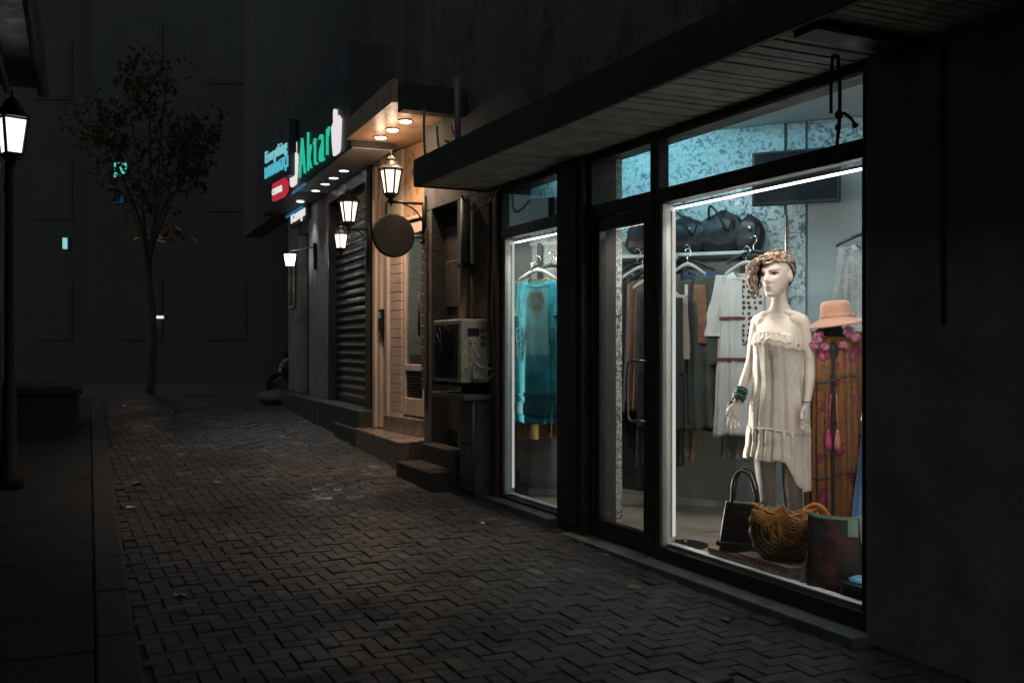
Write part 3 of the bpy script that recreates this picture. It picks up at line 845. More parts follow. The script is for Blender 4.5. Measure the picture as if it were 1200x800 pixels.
b = MB(); b.box(tb_ - .02, ta_ + .06, W2 - .055, W2 - .004, min(za_, zb_) - .05, max(za_, zb_) + .08, F2.M); b.build("board", M_['fascia'], small, bevel=.006)
qa = F2.p(ta_, W2 - .058, (za_ + zb_) / 2 - .10)
text_part("lettering", "Kampı", M_['neon_white'], small, qa, RT, UP, (ta_ - tb_) * .92, .22, .02)
for (ua, va, ub, vb, w, nm) in ((343, 231, 357, 223, -.255, "upper faint blue neon strip under the fascia edge"), (336, 243, 354, 235, .1, "lower faint blue neon strip behind the fascia edge")):
    pa, pb = on_f2(ua, va, w), on_f2(ub, vb, w); pb.z = pa.z = 3.335 if w < 0 else 3.33
    b = MB(); b.tube([pa, pb], .018, 8); o = b.build("neon_strip", M_['neon_blue'], smooth=True); tag(o, nm, "neon strip", "blue neon strips")
# framed notice on the wall edge
nt = thing("notice_frame", F2.p(t2(341), W2, 1.9), "narrow silver framed notice on the wall left of the dark door", "notice")
ta_, z1_ = F2.tz(338.5, 303, W2 - .03); tb_, z0_ = F2.tz(345, 360, W2 - .03)
b = MB(); b.box(tb_, ta_, W2 - .03, W2 - .003, z0_, z1_, F2.M); b.build("panel", M_['fascia'], nt)
b = MB(); fw = .03
b.box(tb_, tb_ + fw, W2 - .04, W2 - .031, z0_, z1_, F2.M); b.box(ta_ - fw, ta_, W2 - .04, W2 - .031, z0_, z1_, F2.M)
b.box(tb_ + fw, ta_ - fw, W2 - .04, W2 - .031, z0_, z0_ + fw, F2.M); b.box(tb_ + fw, ta_ - fw, W2 - .04, W2 - .031, z1_ - fw, z1_, F2.M)
b.build("frame", M_['steel'], nt)
# small keypad on the porch post
kp = FP.p(pu(448), -.002, 0); kz = EYE + 28 / 1167 * kp.y
kb = thing("intercom", FP.p(pu(448), 0, kz), "small dark intercom box on the porch post right of the shutter", "intercom")
b = MB(); b.box(pu(450.4), pu(446), -.03, .049, kz - .12, kz + .12, FP.M); b.build("case", M_['black_metal'], kb, bevel=.006)
b = MB(); b.box(pu(449.6), pu(446.8), -.036, -.031, kz + .02, kz + .09, FP.M); b.build("screen", M_['steel'], kb)

# ------------------------------------------------------------------ air conditioner, cabinet, pipes, cables
acx = F1.tu(573, -.01); acz0, acz1 = 1.02, 1.545
axe = F1.tu(508, -.26)
ac = thing("air_conditioner", F1.p((acx + axe) / 2, -.14, acz0), "cream air conditioner outdoor unit on the dark wall with looped white cables", "air conditioner")
b = MB(); b.box(acx, axe, -.262, -.012, acz0, acz1, F1.M); b.build("casing", M_['ac_cream'], ac, bevel=.012)
b = MB(); b.box(acx + .06, axe - .03, -.267, -.263, acz0 + .03, acz1 - .04, F1.M); b.build("front_panel", M_['ac_dark'], ac, bevel=.003)
b = MB(); fc = F1.p((acx + axe) / 2 + .05, -.27, (acz0 + acz1) / 2)
FANM = Matrix(((F1.d.x, 0, -F1.m.x, fc.x), (F1.d.y, 0, -F1.m.y, fc.y), (0, 1, 0, fc.z), (0, 0, 0, 1)))
for k in range(7):
    r = .05 + .027 * k; b.tube([FANM @ Vector((r * math.cos(a * math.pi / 16), r * math.sin(a * math.pi / 16), .004)) for a in range(33)], .003, 5)
for k in range(8): a = k * math.pi / 8; b.tube([FANM @ Vector((.22 * math.cos(a), .22 * math.sin(a), .006)), FANM @ Vector((-.22 * math.cos(a), -.22 * math.sin(a), .006))], .003, 5)
b.build("fan_grille", M_['black_metal'], ac, smooth=True)
def acs(w, z): return F1.p(acx - .004, -.012 - w, acz0 + z)          # point on the side panel: w from the wall, z up
b = MB(); b.box(acx - .008, acx - .001, -.20, -.10, acz0 + .385, acz0 + .45, F1.M); b.build("handle_recess", M_['ac_dark'], ac, bevel=.002)
b = MB(); b.box(acx - .035, acx - .001, -.165, -.105, acz0 + .03, acz0 + .17, F1.M); b.build("valve_cover", M_['plastic_white'], ac, bevel=.008)
b = MB(); b.box(acx - .02, acx - .001, -.19, -.13, acz0 + .33, acz0 + .372, F1.M); b.build("terminal_box", M_['plastic_white'], ac, bevel=.006)
b = MB()
for i in range(3): b.box(acx - .003, acx - .0005, -.085, -.045, acz0 + .30 + i * .055, acz0 + .335 + i * .055, F1.M)
b.build("rating_label", M_['pvc'], ac)
b = MB()
def off(p, k): return p - F1.d * k
b.tube(catmull([off(acs(.16, .34), .02), off(acs(.155, .27), .05), off(acs(.11, .20), .06), off(acs(.02, .17), .05), off(acs(-.03, .22), .04), off(acs(-.02, .34), .03)], 7), .008, 8)
b.tube(catmull([off(acs(.14, .18), .03), off(acs(.10, .13), .06), off(acs(.0, .12), .06), off(acs(-.05, .17), .04), off(acs(-.045, .28), .03), off(acs(-.02, .42), .02), off(acs(-.03, .6), .02)], 7), .010, 8)
b.tube(catmull([off(acs(.10, .05), .03), off(acs(.04, .03), .05), off(acs(-.03, .10), .04), off(acs(-.05, .25), .03), off(acs(-.04, .45), .03)], 7), .009, 8)
b.build("cable_loop", M_['plastic_white'], ac, smooth=True)
for t in (acx + .1, axe - .1):
    b = MB(); b.box(t, t + .03, -.30, -.004, acz0 - .03, acz0 - .002, F1.M); b.box(t, t + .03, -.03, -.004, acz0 - .25, acz0 - .031, F1.M); b.build("wall_bracket", M_['black_metal'], ac)

led = thing("stone_ledge", F1.p(4.3, -.2, .93), "short grey ledge slab under the air conditioner above the meter cabinet", "ledge")
b = MB(); b.box(4.10, 4.85, -.27, -.004, .88, .925, F1.M); b.build("slab", M_['stone_sill'], led, bevel=.008)
cb = thing("meter_cabinet", F1.p(4.3, -.08, .09), "tall narrow grey metal meter cabinet against the dark wall below the air conditioner", "cabinet")
b = MB(); b.box(4.13, 4.45, -.16, -.004, .06, .878, F1.M); b.build("body", M_['cabinet'], cb, bevel=.01)
b = MB(); b.box(4.16, 4.42, -.175, -.161, .12, .50, F1.M); b.box(4.16, 4.42, -.175, -.161, .51, .85, F1.M); b.build("door", M_['cabinet'], cb, bevel=.004)
b = MB(); b.box(4.122, 4.129, -.145, -.03, .12, .84, F1.M); b.build("side_panel", M_['cabinet'], cb, bevel=.003)
b = MB(); b.tube([F1.p(4.125, -.175, .1), F1.p(4.125, -.175, .9)], .012, 8); b.build("rod", M_['pvc'], cb, smooth=True)
dp = thing("drainpipe", F1.p(4.6, -.06, .95), "grey vertical drainpipe on the dark wall above the air conditioner", "pipe")
tp = F1.tu(546, -.05)
b = MB(); b.tube([F1.p(tp, -.055, 1.56), F1.p(tp, -.055, 2.59)], .045, 14); b.build("pipe", M_['pvc'], dp, smooth=True)
b = MB(); b.box(tp - .06, tp + .06, -.105, -.004, 2.0, 2.03, F1.M); b.build("clamp", M_['black_metal'], dp)
for u, nm in ((574, "left one of two thin cable pipes beside the wooden window jamb"), (580.5, "right one of two thin cable pipes beside the wooden window jamb")):
    t = F1.tu(u, -.03); b = MB()
    pts = [F1.p(t + .012 * math.sin(z * 3.1 + u), -.03 - .008 * math.sin(z * 5), z) for z in [1.2 + .12 * k for k in range(12)]]
    b.tube(catmull(pts, 3), .018, 10); o = b.build("cable_pipe", M_['pvc'], smooth=True); tag(o, nm, "pipe", "thin pipes by the window jamb")
b = MB(); b.tube(catmull([at(541, 229, 8.05), at(549, 242, 8.1), at(560, 245, 8.1), at(573, 237, 8.05), at(583, 222, 8.0), at(590, 216, 7.95)], 6), .009, 8)
tag(b.build("loose_cable", M_['cable'], smooth=True), "slack grey cable sagging under the left end of the boarded canopy", "cable")
b = MB()
for pts in ([(497, 128), (497, 165), (500, 190), (508, 197)], [(512, 148), (514, 172), (522, 186), (530, 182), (534, 170)], [(528, 146), (531, 155), (534, 160)], [(521, 165), (528, 167), (534, 165), (533, 178), (526, 190), (520, 197)]):
    b.tube(catmull([at(u, v, 8.35) for u, v in pts], 6), .011, 7)
tag(b.build("cable_bundle", M_['cable'], smooth=True), "tangle of loose cables hanging on the dark wall above the canopy end", "cables")
b = MB(); b.tube([at(536, 92, 8.5), at(536, 196, 8.5)], .03, 10)
tag(b.build("wall_conduit", M_['pvc'], smooth=True), "dark vertical conduit rising behind the tangled cables", "conduit")
# rope hanging from the canopy in front of the big window
ty, tx = 4.40, 982
rope = thing("hanging_rope", at(980, 60, ty), "black knotted rope hanging from the canopy before the big window", "rope")
b = MB()
b.tube(catmull([at(978, 52, ty), at(976, 66, ty), at(974, 90, ty), at(974, 133, ty)], 6), .0075, 8)
b.tube(catmull([at(981, 52, ty), at(982, 70, ty), at(984, 100, ty), at(984, 130, ty), at(983, 150, ty), at(981, 168, ty), at(979, 192, ty)], 6), .0085, 8)
b.tube(catmull([at(984, 132, ty), at(991, 134, ty), at(998, 140, ty), at(1002, 147, ty)], 6), .0075, 8)
b.build("strand", M_['rope'], rope, smooth=True)
for (u_, v_, rr_) in ((983, 135, (.018, .018, .022)), (1002, 147, (.014, .014, .012)), (979, 62, (.02, .018, .02)), (982, 150, (.014, .014, .016))):
    b = MB(); b.ellipsoid(at(u_, v_, ty), rr_); b.build("knot", M_['rope'], rope, smooth=True)

# ------------------------------------------------------------------ left side: lamp post, eaves, low planter, far buildings, trees
lampP = Vector((-4.02, 8.0, EYE + 221 / 146))
SL = lantern("street_lamp", Vector((at(14, 181, 8.0).x, 8.0, at(14, 181, 8.0).z)), .285, "black street lamp on a post with a white glowing four sided lantern", M_['lamp_street'], sides=4, taper=.68, kind="street lamp")
bx = at(14, 182, 8.0); gl = gz(bx.x, 8.0)
b = MB(); px_ = bx.x
b.lathe([(.11, gl + .08), (.11, gl + .2), (.06, gl + .32), (.05, gl + .9), (.038, gl + 1.0), (.034, bx.z - .3), (.046, bx.z - .28), (.034, bx.z - .2), (.034, bx.z - .05)], 14, Matrix.Translation((px_ - .02, 8.0, 0)))
b.build("post", M_['iron'], SL, smooth=True)
b = MB(); b.tube([(px_ - .13, 8.05, gl + .1), (px_ - .13, 8.05, bx.z - .05)], .018, 8); b.build("cable_tube", M_['pvc'], SL, smooth=True)

lh = thing("left_house", (-6.8, 5, 0), "dark house on the left whose metal eaves edge runs above the street lamp", "house")
E0 = at(43, 104, 8.5)
FE = Frame((E0.x, E0.y), (-.40, .917))
b = MB(); b.box(-16, 5.5, -4.5, -1.15, 0, 8, FE.M); b.build("wall", M_['dark_render'], lh)
M_['roof_metal'] = mat("dark_metal_eaves", (.05, .052, .055), .4, .3, var=.2, vs=4, bump=.1)
ez = E0.z
b = MB(); b.box(-16, .0, -1.148, .0, ez + .0, ez + .05, FE.M); b.build("eaves", M_['roof_metal'], lh)
b = MB(); b.tube([FE.p(-16, .05, ez - .02), FE.p(.02, .05, ez - .02)], .05, 10); b.tube([FE.p(-16, -.22, ez - .05), FE.p(-.05, -.22, ez - .05)], .03, 8); b.build("gutter", M_['roof_metal'], lh, smooth=True)
for k in range(6):
    b = MB(); b.box(-14.5 + k * 2.6, -13.5 + k * 2.6, -1.148, -1.10, .4, 2.5, FE.M); b.build("window", M_['frame'], lh)
# planter on the left pavement
plt = thing("planter_box", FL.p(5.2, -.8, .3), "low dark stone planter at the far end of the left kerb", "planter")
q = FL.p(5.2, -.9); g = gz(q.x, q.y)
b = MB(); b.box(4.3, 6.2, -1.25, -.3, g - .1, g + .55, FL.M); b.build("box", M_['pavement'], plt, bevel=.02)
b = MB(); b.box(4.25, 6.25, -1.30, -.25, g + .551, g + .60, FL.M); b.build("coping", M_['pavement'], plt, bevel=.01)
b = MB(); b.box(4.38, 6.12, -1.2, -.38, g + .601, g + .63, FL.M); b.build("soil", M_['grout'], plt)
rp = random.Random(8)

def leaf_mat(name, c0, c1):
    t = NT(name)
    oi = t.node("ShaderNodeAttribute", attribute_name="tone").outputs["Fac"]
    c = t.ramp(oi, [(0, c0), (1, c1)])
    nd = t.principled(Base_Color=c, Roughness=.55)
    tr = t.node("ShaderNodeBsdfTranslucent", {"Color": c})
    mx = t.node("ShaderNodeMixShader", {0: .3, 1: nd.outputs[0], 2: tr.outputs[0]})
    t.l.new(mx.outputs[0], t.out.inputs["Surface"]); return t.m
M_['leaves'] = leaf_mat("autumn_leaves", (.06, .06, .042), (.15, .095, .045))
M_['leaves_b'] = leaf_mat("dark_green_leaves", (.04, .05, .035), (.055, .06, .04))
M_['bark'] = mat("dark_bark", (.055, .055, .052), .9, var=.3, vs=12, bump=.8, bs=20, stretch=(1, 1, .2))
def leaves(mb, c, rr, n, size, rg, tone):
    for _ in range(n):
        d = Vector((rg.gauss(0, 1), rg.gauss(0, 1), rg.gauss(0, 1))); d = d.normalized() * (rg.random() ** .45)
        p = Vector(c) + Vector((d.x * rr[0], d.y * rr[1], d.z * rr[2]))
        s_ = size * rg.uniform(.6, 1.3)
        Rm = Matrix.Rotation(rg.uniform(0, 6.28), 4, 'Z') @ Matrix.Rotation(rg.uniform(-1.2, 1.2), 4, 'X')
        MM = Matrix.Translation(p) @ Rm
        mb.add([(0, -s_ * .5, 0), (s_ * .3, 0, s_ * .08), (0, s_ * .6, -s_ * .05), (-s_ * .3, 0, s_ * .08)], [(0, 1, 2), (0, 2, 3)], MM)
        tn = rg.random(); tone.extend([tn, tn])
def tree(x, y, h, label, lm, seed, spread=1.5):
    rg = random.Random(seed); g = gz(x, y)
    t_ = thing("tree", (x, y, g), label, "tree", None)
    b = MB(); top = Vector((x + rg.uniform(-.3, .3), y, g + h * .55))
    b.tube(catmull([(x, y, g - .1), (x + .05, y, g + h * .2), (x - .08, y + .05, g + h * .4), top], 4), [.085 - .003 * i for i in range(13)], 10)
    b.build("trunk", M_['bark'], t_, smooth=True)
    br = MB(); lv = MB(); tone = []
    for k in range(13):
        a = rg.uniform(0, 6.28); z0 = g + h * rg.uniform(.32, .55); e = Vector((x + math.cos(a) * spread * rg.uniform(.4, 1), y + math.sin(a) * spread * rg.uniform(.4, 1), g + h * rg.uniform(.5, 1.0)))
        s0_ = Vector((x, y, z0)); m_ = (s0_ + e) / 2 + Vector((0, 0, .2))
        br.tube(catmull([s0_, m_, e], 4), [.03 - .0028 * i for i in range(9)], 6)
        for j in range(3):
            c = m_.lerp(e, rg.uniform(.3, 1.1)) + Vector((rg.gauss(0, .2), rg.gauss(0, .2), rg.gauss(0, .15)))
            leaves(lv, c, (rg.uniform(.35, .65), rg.uniform(.35, .65), rg.uniform(.22, .42)), 46, .16, rg, tone)
    br.build("branches", M_['bark'], t_, smooth=True)
    lv.build("crown", lm, t_, tone=tone)
tree(-6.4, 17.6, 5.9, "slender autumn tree with sparse brownish leaves at the dark end of the street", M_['leaves'], 4, 1.6)
# far buildings closing the street
M_['shutter_far'] = mat('closed_dark_shutter', (.038, .04, .04), .8)
M_['far_wall'] = mat('far_dark_render', (.042, .044, .044), .9, var=.2, bump=.3)
def far_house(x0, x1, y, h, label, seed, lit=()):
    rg = random.Random(seed); g = .43
    H = thing("far_house", ((x0 + x1) / 2, y, g), label, "house", "houses closing the far end of the street")
    b = MB(); b.box(x0, x1, y, y + 6, g - .3, g + h); b.build("wall", M_['far_wall'], H)
    z = g + 1.0
    while z < g + h - 1.6:
        x = x0 + .7
        while x < x1 - 1.3:
            w = MB(); w.box(x, x + .9, y - .03, y + .05, z, z + 1.4); f = w.build("window", M_['shutter_far'], H)
            p = MB(); p.box(x + .06, x + .84, y - .04, y - .032, z + .06, z + 1.34); p.build("shutter", M_['shutter_far'], f)
            x += 1.9
        z += 2.9
    return H
far_house(-16, -9.6, 24, 11, "far dark apartment house at the left beyond the street lamp post", 1)
far_house(-9.5, -3.0, 22.5, 13, "far dark apartment house closing the street behind the autumn tree", 2)
far_house(-2.9, 3.5, 23.5, 10, "far dark house hidden behind the shuttered shop", 3)
# little lights in the distance
def sign_box(name, u, v, y, w, h, m, label, cat):
    c = at(u, v, y); t_ = thing(name, c, label, cat)
    b = MB(); b.box(c.x - w / 2, c.x + w / 2, y, y + .08, c.z - h / 2, c.z + h / 2); b.build("face", m, t_, bevel=.01)
    b = MB(); b.box(c.x - w / 2 - .03, c.x + w / 2 + .03, y + .081, y + .2, c.z - h / 2 - .03, c.z + h / 2 + .03); b.build("case", M_['fascia'], t_)
    return t_
M_['far_cyan'] = emit("cyan_sign_glow", (.10, .75, .65), .75); M_['far_blue'] = emit("dim_blue_sign", (.008, .035, .12), .8); M_['far_white'] = emit("distant_lamp_glow", (.9, .95, .9), 1.0); M_['far_teal'] = emit("teal_lamp_glow", (.3, .8, .85), .8)
sign_box("neon_sign", 140, 199, 20.5, .24, .30, M_['far_cyan'], "small cyan neon sign glowing through the leaves of the autumn tree", "neon sign")
sign_box("blue_sign", 139, 233, 20.5, .24, .16, M_['far_blue'], "left one of two dim blue panels below the cyan sign", "sign")
sign_box("blue_sign", 163, 233, 20.5, .18, .14, M_['far_blue'], "right one of two dim blue panels below the cyan sign", "sign")
sign_box("far_lamp", 75, 285, 20, .07, .22, M_['far_teal'], "tiny teal lamp glowing far behind the street lamp post", "lamp")
fl_ = sign_box("far_lamp", 186, 371.5, 20, .15, .05, M_['far_white'], "tiny white lamp low at the dark end of the street", "lamp")
c = at(185, 378, 20.02); b = MB(); b.box(c.x - .07, c.x + .07, 20.02, 20.06, c.z - .08, c.z + .06); b.build("lit_notice", M_['kerb'], fl_)
point_light("tree_glow", at(170, 330, 18.6), 9.0, (1, .6, .3), .1, fl_)  # unseen warm light added to brighten the leaves, no lamp of its own
# scooter wheel arch peeping out past the wall, and a low sand heap beside the plinth
sc_y = 16.4; q = at(330, 452, sc_y); g = gz(q.x, q.y)
sct = thing("parked_scooter", Vector((q.x + .25, sc_y, g)), "dark scooter parked past the wall corner with a pale rear mudguard showing", "scooter")
M_['scooter'] = mat("dark_scooter_paint", (.03, .03, .035), .35, .1); M_['rubber'] = mat("tyre_rubber", (.02, .02, .02), .85)
for dx, nm in ((-.15, "wheel"), (1.05, "wheel")):
    b = MB(); c = Vector((q.x + dx + .12, sc_y, g + .24)); b.tube([c + Vector((.19 * math.cos(a * .3927), 0, .19 * math.sin(a * .3927))) for a in range(17)], .05, 8)
    wh = b.build(nm, M_['rubber'], sct, smooth=True)
    b = MB(); b.lathe([(.13, -.02), (.13, .02)], 16, Matrix.Translation(c) @ Matrix.Rotation(R(90), 4, 'X')); b.build("rim", M_['steel'], wh)
b = MB(); b.tube(catmull([Vector((q.x - .02, sc_y, g + .36)), Vector((q.x + .0, sc_y, g + .56)), Vector((q.x + .12, sc_y, g + .68)), Vector((q.x + .3, sc_y, g + .72))], 6), [.03] * 19, 8); b.build("mudguard", M_['plastic_white'], sct, smooth=True)
b = MB(); b.capsule([Vector((q.x + .1, sc_y, g + .55)), Vector((q.x + .45, sc_y, g + .62)), Vector((q.x + .6, sc_y, g + .35)), Vector((q.x + .95, sc_y, g + .35)), Vector((q.x + 1.1, sc_y, g + .75))], [.12, .15, .12, .10, .10], 10); b.build("body", M_['scooter'], sct, smooth=True)
b = MB(); b.capsule([Vector((q.x + .1, sc_y, g + .78)), Vector((q.x + .6, sc_y, g + .78))], [.09, .10], 10); b.build("saddle", M_['rubber'], sct, smooth=True)
b = MB(); b.tube([Vector((q.x + 1.1, sc_y, g + .7)), Vector((q.x + 1.02, sc_y, g + 1.0))], .03); b.tube([Vector((q.x + 1.02, sc_y - .3, g + 1.02)), Vector((q.x + 1.02, sc_y + .3, g + 1.02))], .02); b.build("handlebar", M_['black_metal'], sct)
q = at(322, 456, 15.7); g = gz(q.x, q.y)
M_['sand'] = mat("brownish_sacking", (.20, .14, .10), .95, var=.25, vs=9, bump=.6, bs=40)
b = MB(); rg = random.Random(3)
rings = []
for i in range(9):
    a = -math.pi / 2 + math.pi * i / 8; rings.append([(q.x + (.26 * math.cos(a) + .02) * math.cos(k * math.pi / 8) * (1 + .15 * math.sin(3 * k + i)), q.y + .2 * math.cos(a) * math.sin(k * math.pi / 8), g + .11 + .11 * math.sin(a) * (1 + .2 * math.sin(2.3 * k))) for k in range(16)])
b.loft(rings); tag(b.build("filled_sack", M_['sand'], smooth=True), "brown filled sack lying on the ground by the far wall corner", "sack")

# litter on the paving
M_['litter_leaf'] = leaf_mat("dry_leaf", (.22, .14, .07), (.35, .24, .14)); M_['paper'] = mat("scrap_paper", (.62, .60, .56), .8, var=.1)
lit = [(745, 690, .06, 0, "dry curled leaf on the paving before the big window"), (850, 727, .05, 0, "dry leaf close to the kerb slab at the lower right"), (566, 614, .035, 1, "white paper scrap on the paving before the narrow display window"),
       (543, 522, .04, 1, "pale paper scrap beside the dark entrance steps"), (409, 520, .07, 1, "pale torn paper at the foot of the porch step"), (205, 484, .10, 1, "white litter strip far up the street"), (256, 567, .07, 0, "leaf in the middle of the dark paving near the wet patch"),
       (160, 568, .07, 0, "leaf lying by the left kerb in the dark"), (155, 596, .06, 1, "crumpled paper beside the left kerb"), (212, 699, .06, 1, "thin white litter sliver in the dark lower left paving"), (113, 655, .06, 0, "curled leaf on the left pavement edge"), (145, 478, .12, 1, "litter piece far up the street near the planter")]
for u, v, s_, k, nm in lit:
    y = EYE * FPX / (v - HV)
    for _ in range(6):
        x = (u - HU) / FPX * y; y = (EYE - gz(x, y)) * FPX / (v - HV)
    x = (u - HU) / FPX * y; g = gz(x, y) + (.10 if (Vector((x, y, 0)) - FL.o).dot(FL.m) < -.15 else 0)
    rg = random.Random(u); b = MB(); n = 7
    vs = [(math.cos(6.283 * i / n) * s_ * rg.uniform(.5, 1), math.sin(6.283 * i / n) * s_ * .55 * rg.uniform(.6, 1), rg.uniform(.0, .35) * s_) for i in range(n)]
    MM = Matrix.Translation((x, y, g + .004)) @ Matrix.Rotation(rg.uniform(0, 6), 4, 'Z')
    b.add(vs + [(0, 0, .002)], [(i, (i + 1) % n, n) for i in range(n)], MM)
    o = b.build("paper_scrap" if k else "fallen_leaf", M_['paper'] if k else M_['litter_leaf'], solid=.0015, tone=[rg.random()] * n)
    tag(o, nm, "litter" if k else "leaf", "litter and leaves on the paving")
# ------------------------------------------------------------------ lights inside the boutique
def strip_light(name, label, t0, t1, w, z, energy, col, lensmat, nrm):
    L = thing(name, F1.p((t0 + t1) / 2, w, z), label, "strip light", "strip lights in the display windows")
    b = MB(); b.box(t0, t1, w - .014, w + .014, z, z + .012, F1.M); b.build("housing", M_['white_frame'], L)
    b = MB(); n = max(6, int((t1 - t0) / .034)); s_ = (t1 - t0) / n
    b.box(t0 + .005, t1 - .005, w - .011, w + .011, z - .007, z - .0005, F1.M); b.build("diodes", lensmat, L)
    area_light("strip_lamp", F1.p((t0 + t1) / 2, w + .004, z - .012), F1.d, None, nrm, t1 - t0 - .04, .02, energy, col, L, 165)
    return L
DOWN_IN = (F1.m.x * .8, F1.m.y * .8, -1)
strip_light("strip_light", "long white strip light along the top of the big display window", .05, tb1 - .07, .085, 2.158, 13.0, (1.0, .88, .78), M_['led_white'], DOWN_IN)
strip_light("strip_light", "hidden strip light above the glass door", td0 + .12, td1 - .14, .10, 2.112, 5.0, (1.0, .92, .84), M_['led_white'], DOWN_IN)
strip_light("strip_light", "short white strip light at the top of the narrow window with the turquoise dress", tw_l0 + .05, tw_l1 - .08, .085, 2.158, 6.5, (1.0, .93, .85), M_['led_white'], DOWN_IN)
def upright_fill(label, t, w, z0, z1, energy, strength, nrm):  # added lights; the left ones glow in place of the lit white jambs
    L = thing("strip_light", F1.p(t, w, z0), label, "strip light", "strip lights in the display windows")
    b = MB(); b.box(t - .003, t + .006, w - .012, w + .012, z0, z1, F1.M); b.build("housing", M_['white_frame'], L)
    sg = -1 if Vector(nrm).dot(F1.d) < 0 else 1
    b = MB(); b.box(*sorted((t + sg * .0105 + .0015, t + sg * .0065 + .0015)), w - .010, w + .010, z0 + .01, z1 - .01, F1.M); b.build("diodes", emit("upright_fill_glow", (1.0, .93, .88), strength), L)
    area_light("strip_lamp", F1.p(t + sg * .016, w, (z0 + z1) / 2), (0, 0, 1), None, nrm, z1 - z0 - .1, .02, energy, (1.0, .90, .82), L, 125)
SIDE_IN = (-F1.d.x + F1.m.x * .8, -F1.d.y + F1.m.y * .8, 0)
upright_fill("added upright light, glowing like the lit jamb, down the left edge of the big display window", tb1 - .076, .060, .18, 2.14, 12.0, .72, SIDE_IN)
upright_fill("added upright light, glowing like the lit jamb, down the left edge of the narrow window", tw_l1 - .083, .060, .18, 2.14, 2.2, .6, SIDE_IN)
upright_fill("added upright fill light down the right edge of the big display window", .052, .060, .18, 2.14, 3.0, .72, (F1.d.x + F1.m.x * .8, F1.d.y + F1.m.y * .8, 0))  # unseen, added to light the dress from the front
M_['tube_teal'] = emit("cool_tube", (.25, .80, 1.0), 4.0)
for (ta, tb_, nm, en) in ((.1, 1.3, "cool ceiling tube light inside the shop above the big window", 4.6), (1.9, 3.1, "cool ceiling tube light inside the shop above the door", 6.8), (3.25, 3.75, "short cool fill light added unseen above the narrow window", 2.6)):  # the short last one is added, unseen, to brighten the left transom
    wt_ = .55 if ta < 3 else .36
    L = thing("ceiling_tube_light", F1.p((ta + tb_) / 2, wt_, 2.93), nm, "tube light", "ceiling tubes of the clothes shop")
    b = MB(); b.tube([F1.p(ta, wt_, 2.925), F1.p(tb_, wt_, 2.925)], .014, 10); b.build("tube", M_['tube_teal'], L, smooth=True)
    b = MB(); b.box(ta - .03, tb_ + .03, wt_ - .03, wt_ + .03, 2.945, 2.974, F1.M); b.build("batten", M_['white_frame'], L)
    area_light("tube_lamp", F1.p((ta + tb_) / 2, wt_ + .02, 2.91), F1.d, None, (F1.m.x * .9, F1.m.y * .9, -.55), tb_ - ta, .04, en, (.34, .82, 1.0), L)

L = thing("ceiling_tube_light", F1.p(1.4, .88, 2.94), "unseen added white fill light deeper inside the shop over the clothes rails", "tube light", "ceiling tubes of the clothes shop")  # unseen fill added to brighten the back wall and garments
b = MB(); b.tube([F1.p(.3, .88, 2.925), F1.p(2.5, .88, 2.925)], .014, 10); b.build("tube", emit("neutral_fill", (.85, .95, 1.0), 4.0), L, smooth=True)
b = MB(); b.box(.27, 2.53, .85, .91, 2.945, 2.974, F1.M); b.build("batten", M_['white_frame'], L)
area_light("tube_lamp", F1.p(1.4, .90, 2.905), F1.d, None, (F1.m.x * .45, F1.m.y * .45, -1), 2.2, .04, 8.0, (.88, .96, 1.0), L, 110)

# ------------------------------------------------------------------ cloth
def floral(name, base, c1, c2, scale=9, cut=.30, fringe=None, top=None):
    t = NT(name)
    vec = t.mapping((1, 1, 1))
    warp = t.node("ShaderNodeTexNoise", {"Vector": vec, "Scale": 14.0, "Detail": 3.0}).outputs["Color"]
    wv = t.node("ShaderNodeMix", {}, data_type='RGBA'); wv.inputs['Factor'].default_value = .08
    t.l.new(vec, wv.inputs['A']); t.l.new(warp, wv.inputs['B'])
    v = t.voro(scale, wv.outputs['Result']); cell = t.voro(scale, wv.outputs['Result'], out="Color")
    sepc = t.node("ShaderNodeSeparateColor", {0: cell}).outputs
    k = t.ramp(v, [(cut - .06, 1.0), (cut, 0.0)])
    k = t.math('MULTIPLY', k, t.ramp(sepc[0], [(.40, 0.0), (.45, 1.0)]))
    fl = t.ramp(v, [(0, c2), (cut * .5, c1), (cut, tuple(x * .4 for x in c1))])
    stripes = t.noise(30, 2, .5, t.mapping((3, 3, .05)))
    bs_ = t.mix(t.ramp(stripes, [(.4, 0.0), (.6, .30)]), base, tuple(x * .6 for x in base))
    bs_ = t.mix(t.ramp(t.noise(46, 3, .7), [(.5, 0.0), (.62, .6)]), bs_, tuple(x * .35 for x in base))
    c = t.mix(k, bs_, fl)
    w = t.noise(400, 2)
    t.principled(Base_Color=c, Roughness=.8, Sheen_Weight=.1, Normal=t.bump(w, .3, .002)); return t.m
def mottled(name, cols, scale=55, rough=.75, bump=.4):
    t = NT(name)
    n = t.noise(scale * .35, 3, .6); cell = t.voro(scale, out="Color")
    f = t.node("ShaderNodeSeparateColor", {0: cell}).outputs[0]
    f = t.math('ADD', t.math('MULTIPLY', f, .6), t.math('MULTIPLY', n, .4))
    st = [(.15 + .7 * i / max(1, len(cols) - 1), c) for i, c in enumerate(cols)]
    c = t.ramp(f, st)
    t.principled(Base_Color=c, Roughness=rough, Specular_IOR_Level=.2, Normal=t.bump(t.noise(scale * 3, 3), bump, .004)); return t.m
def dotted(name, base, dot, scale=26, cut=.34):
    t = NT(name); v = t.voro(scale, rand=.35)
    c = t.mix(t.ramp(v, [(cut, 1.0), (cut + .05, 0.0)]), base, dot)
    t.principled(Base_Color=c, Roughness=.8, Normal=t.bump(t.noise(350, 2), .3, .002)); return t.m
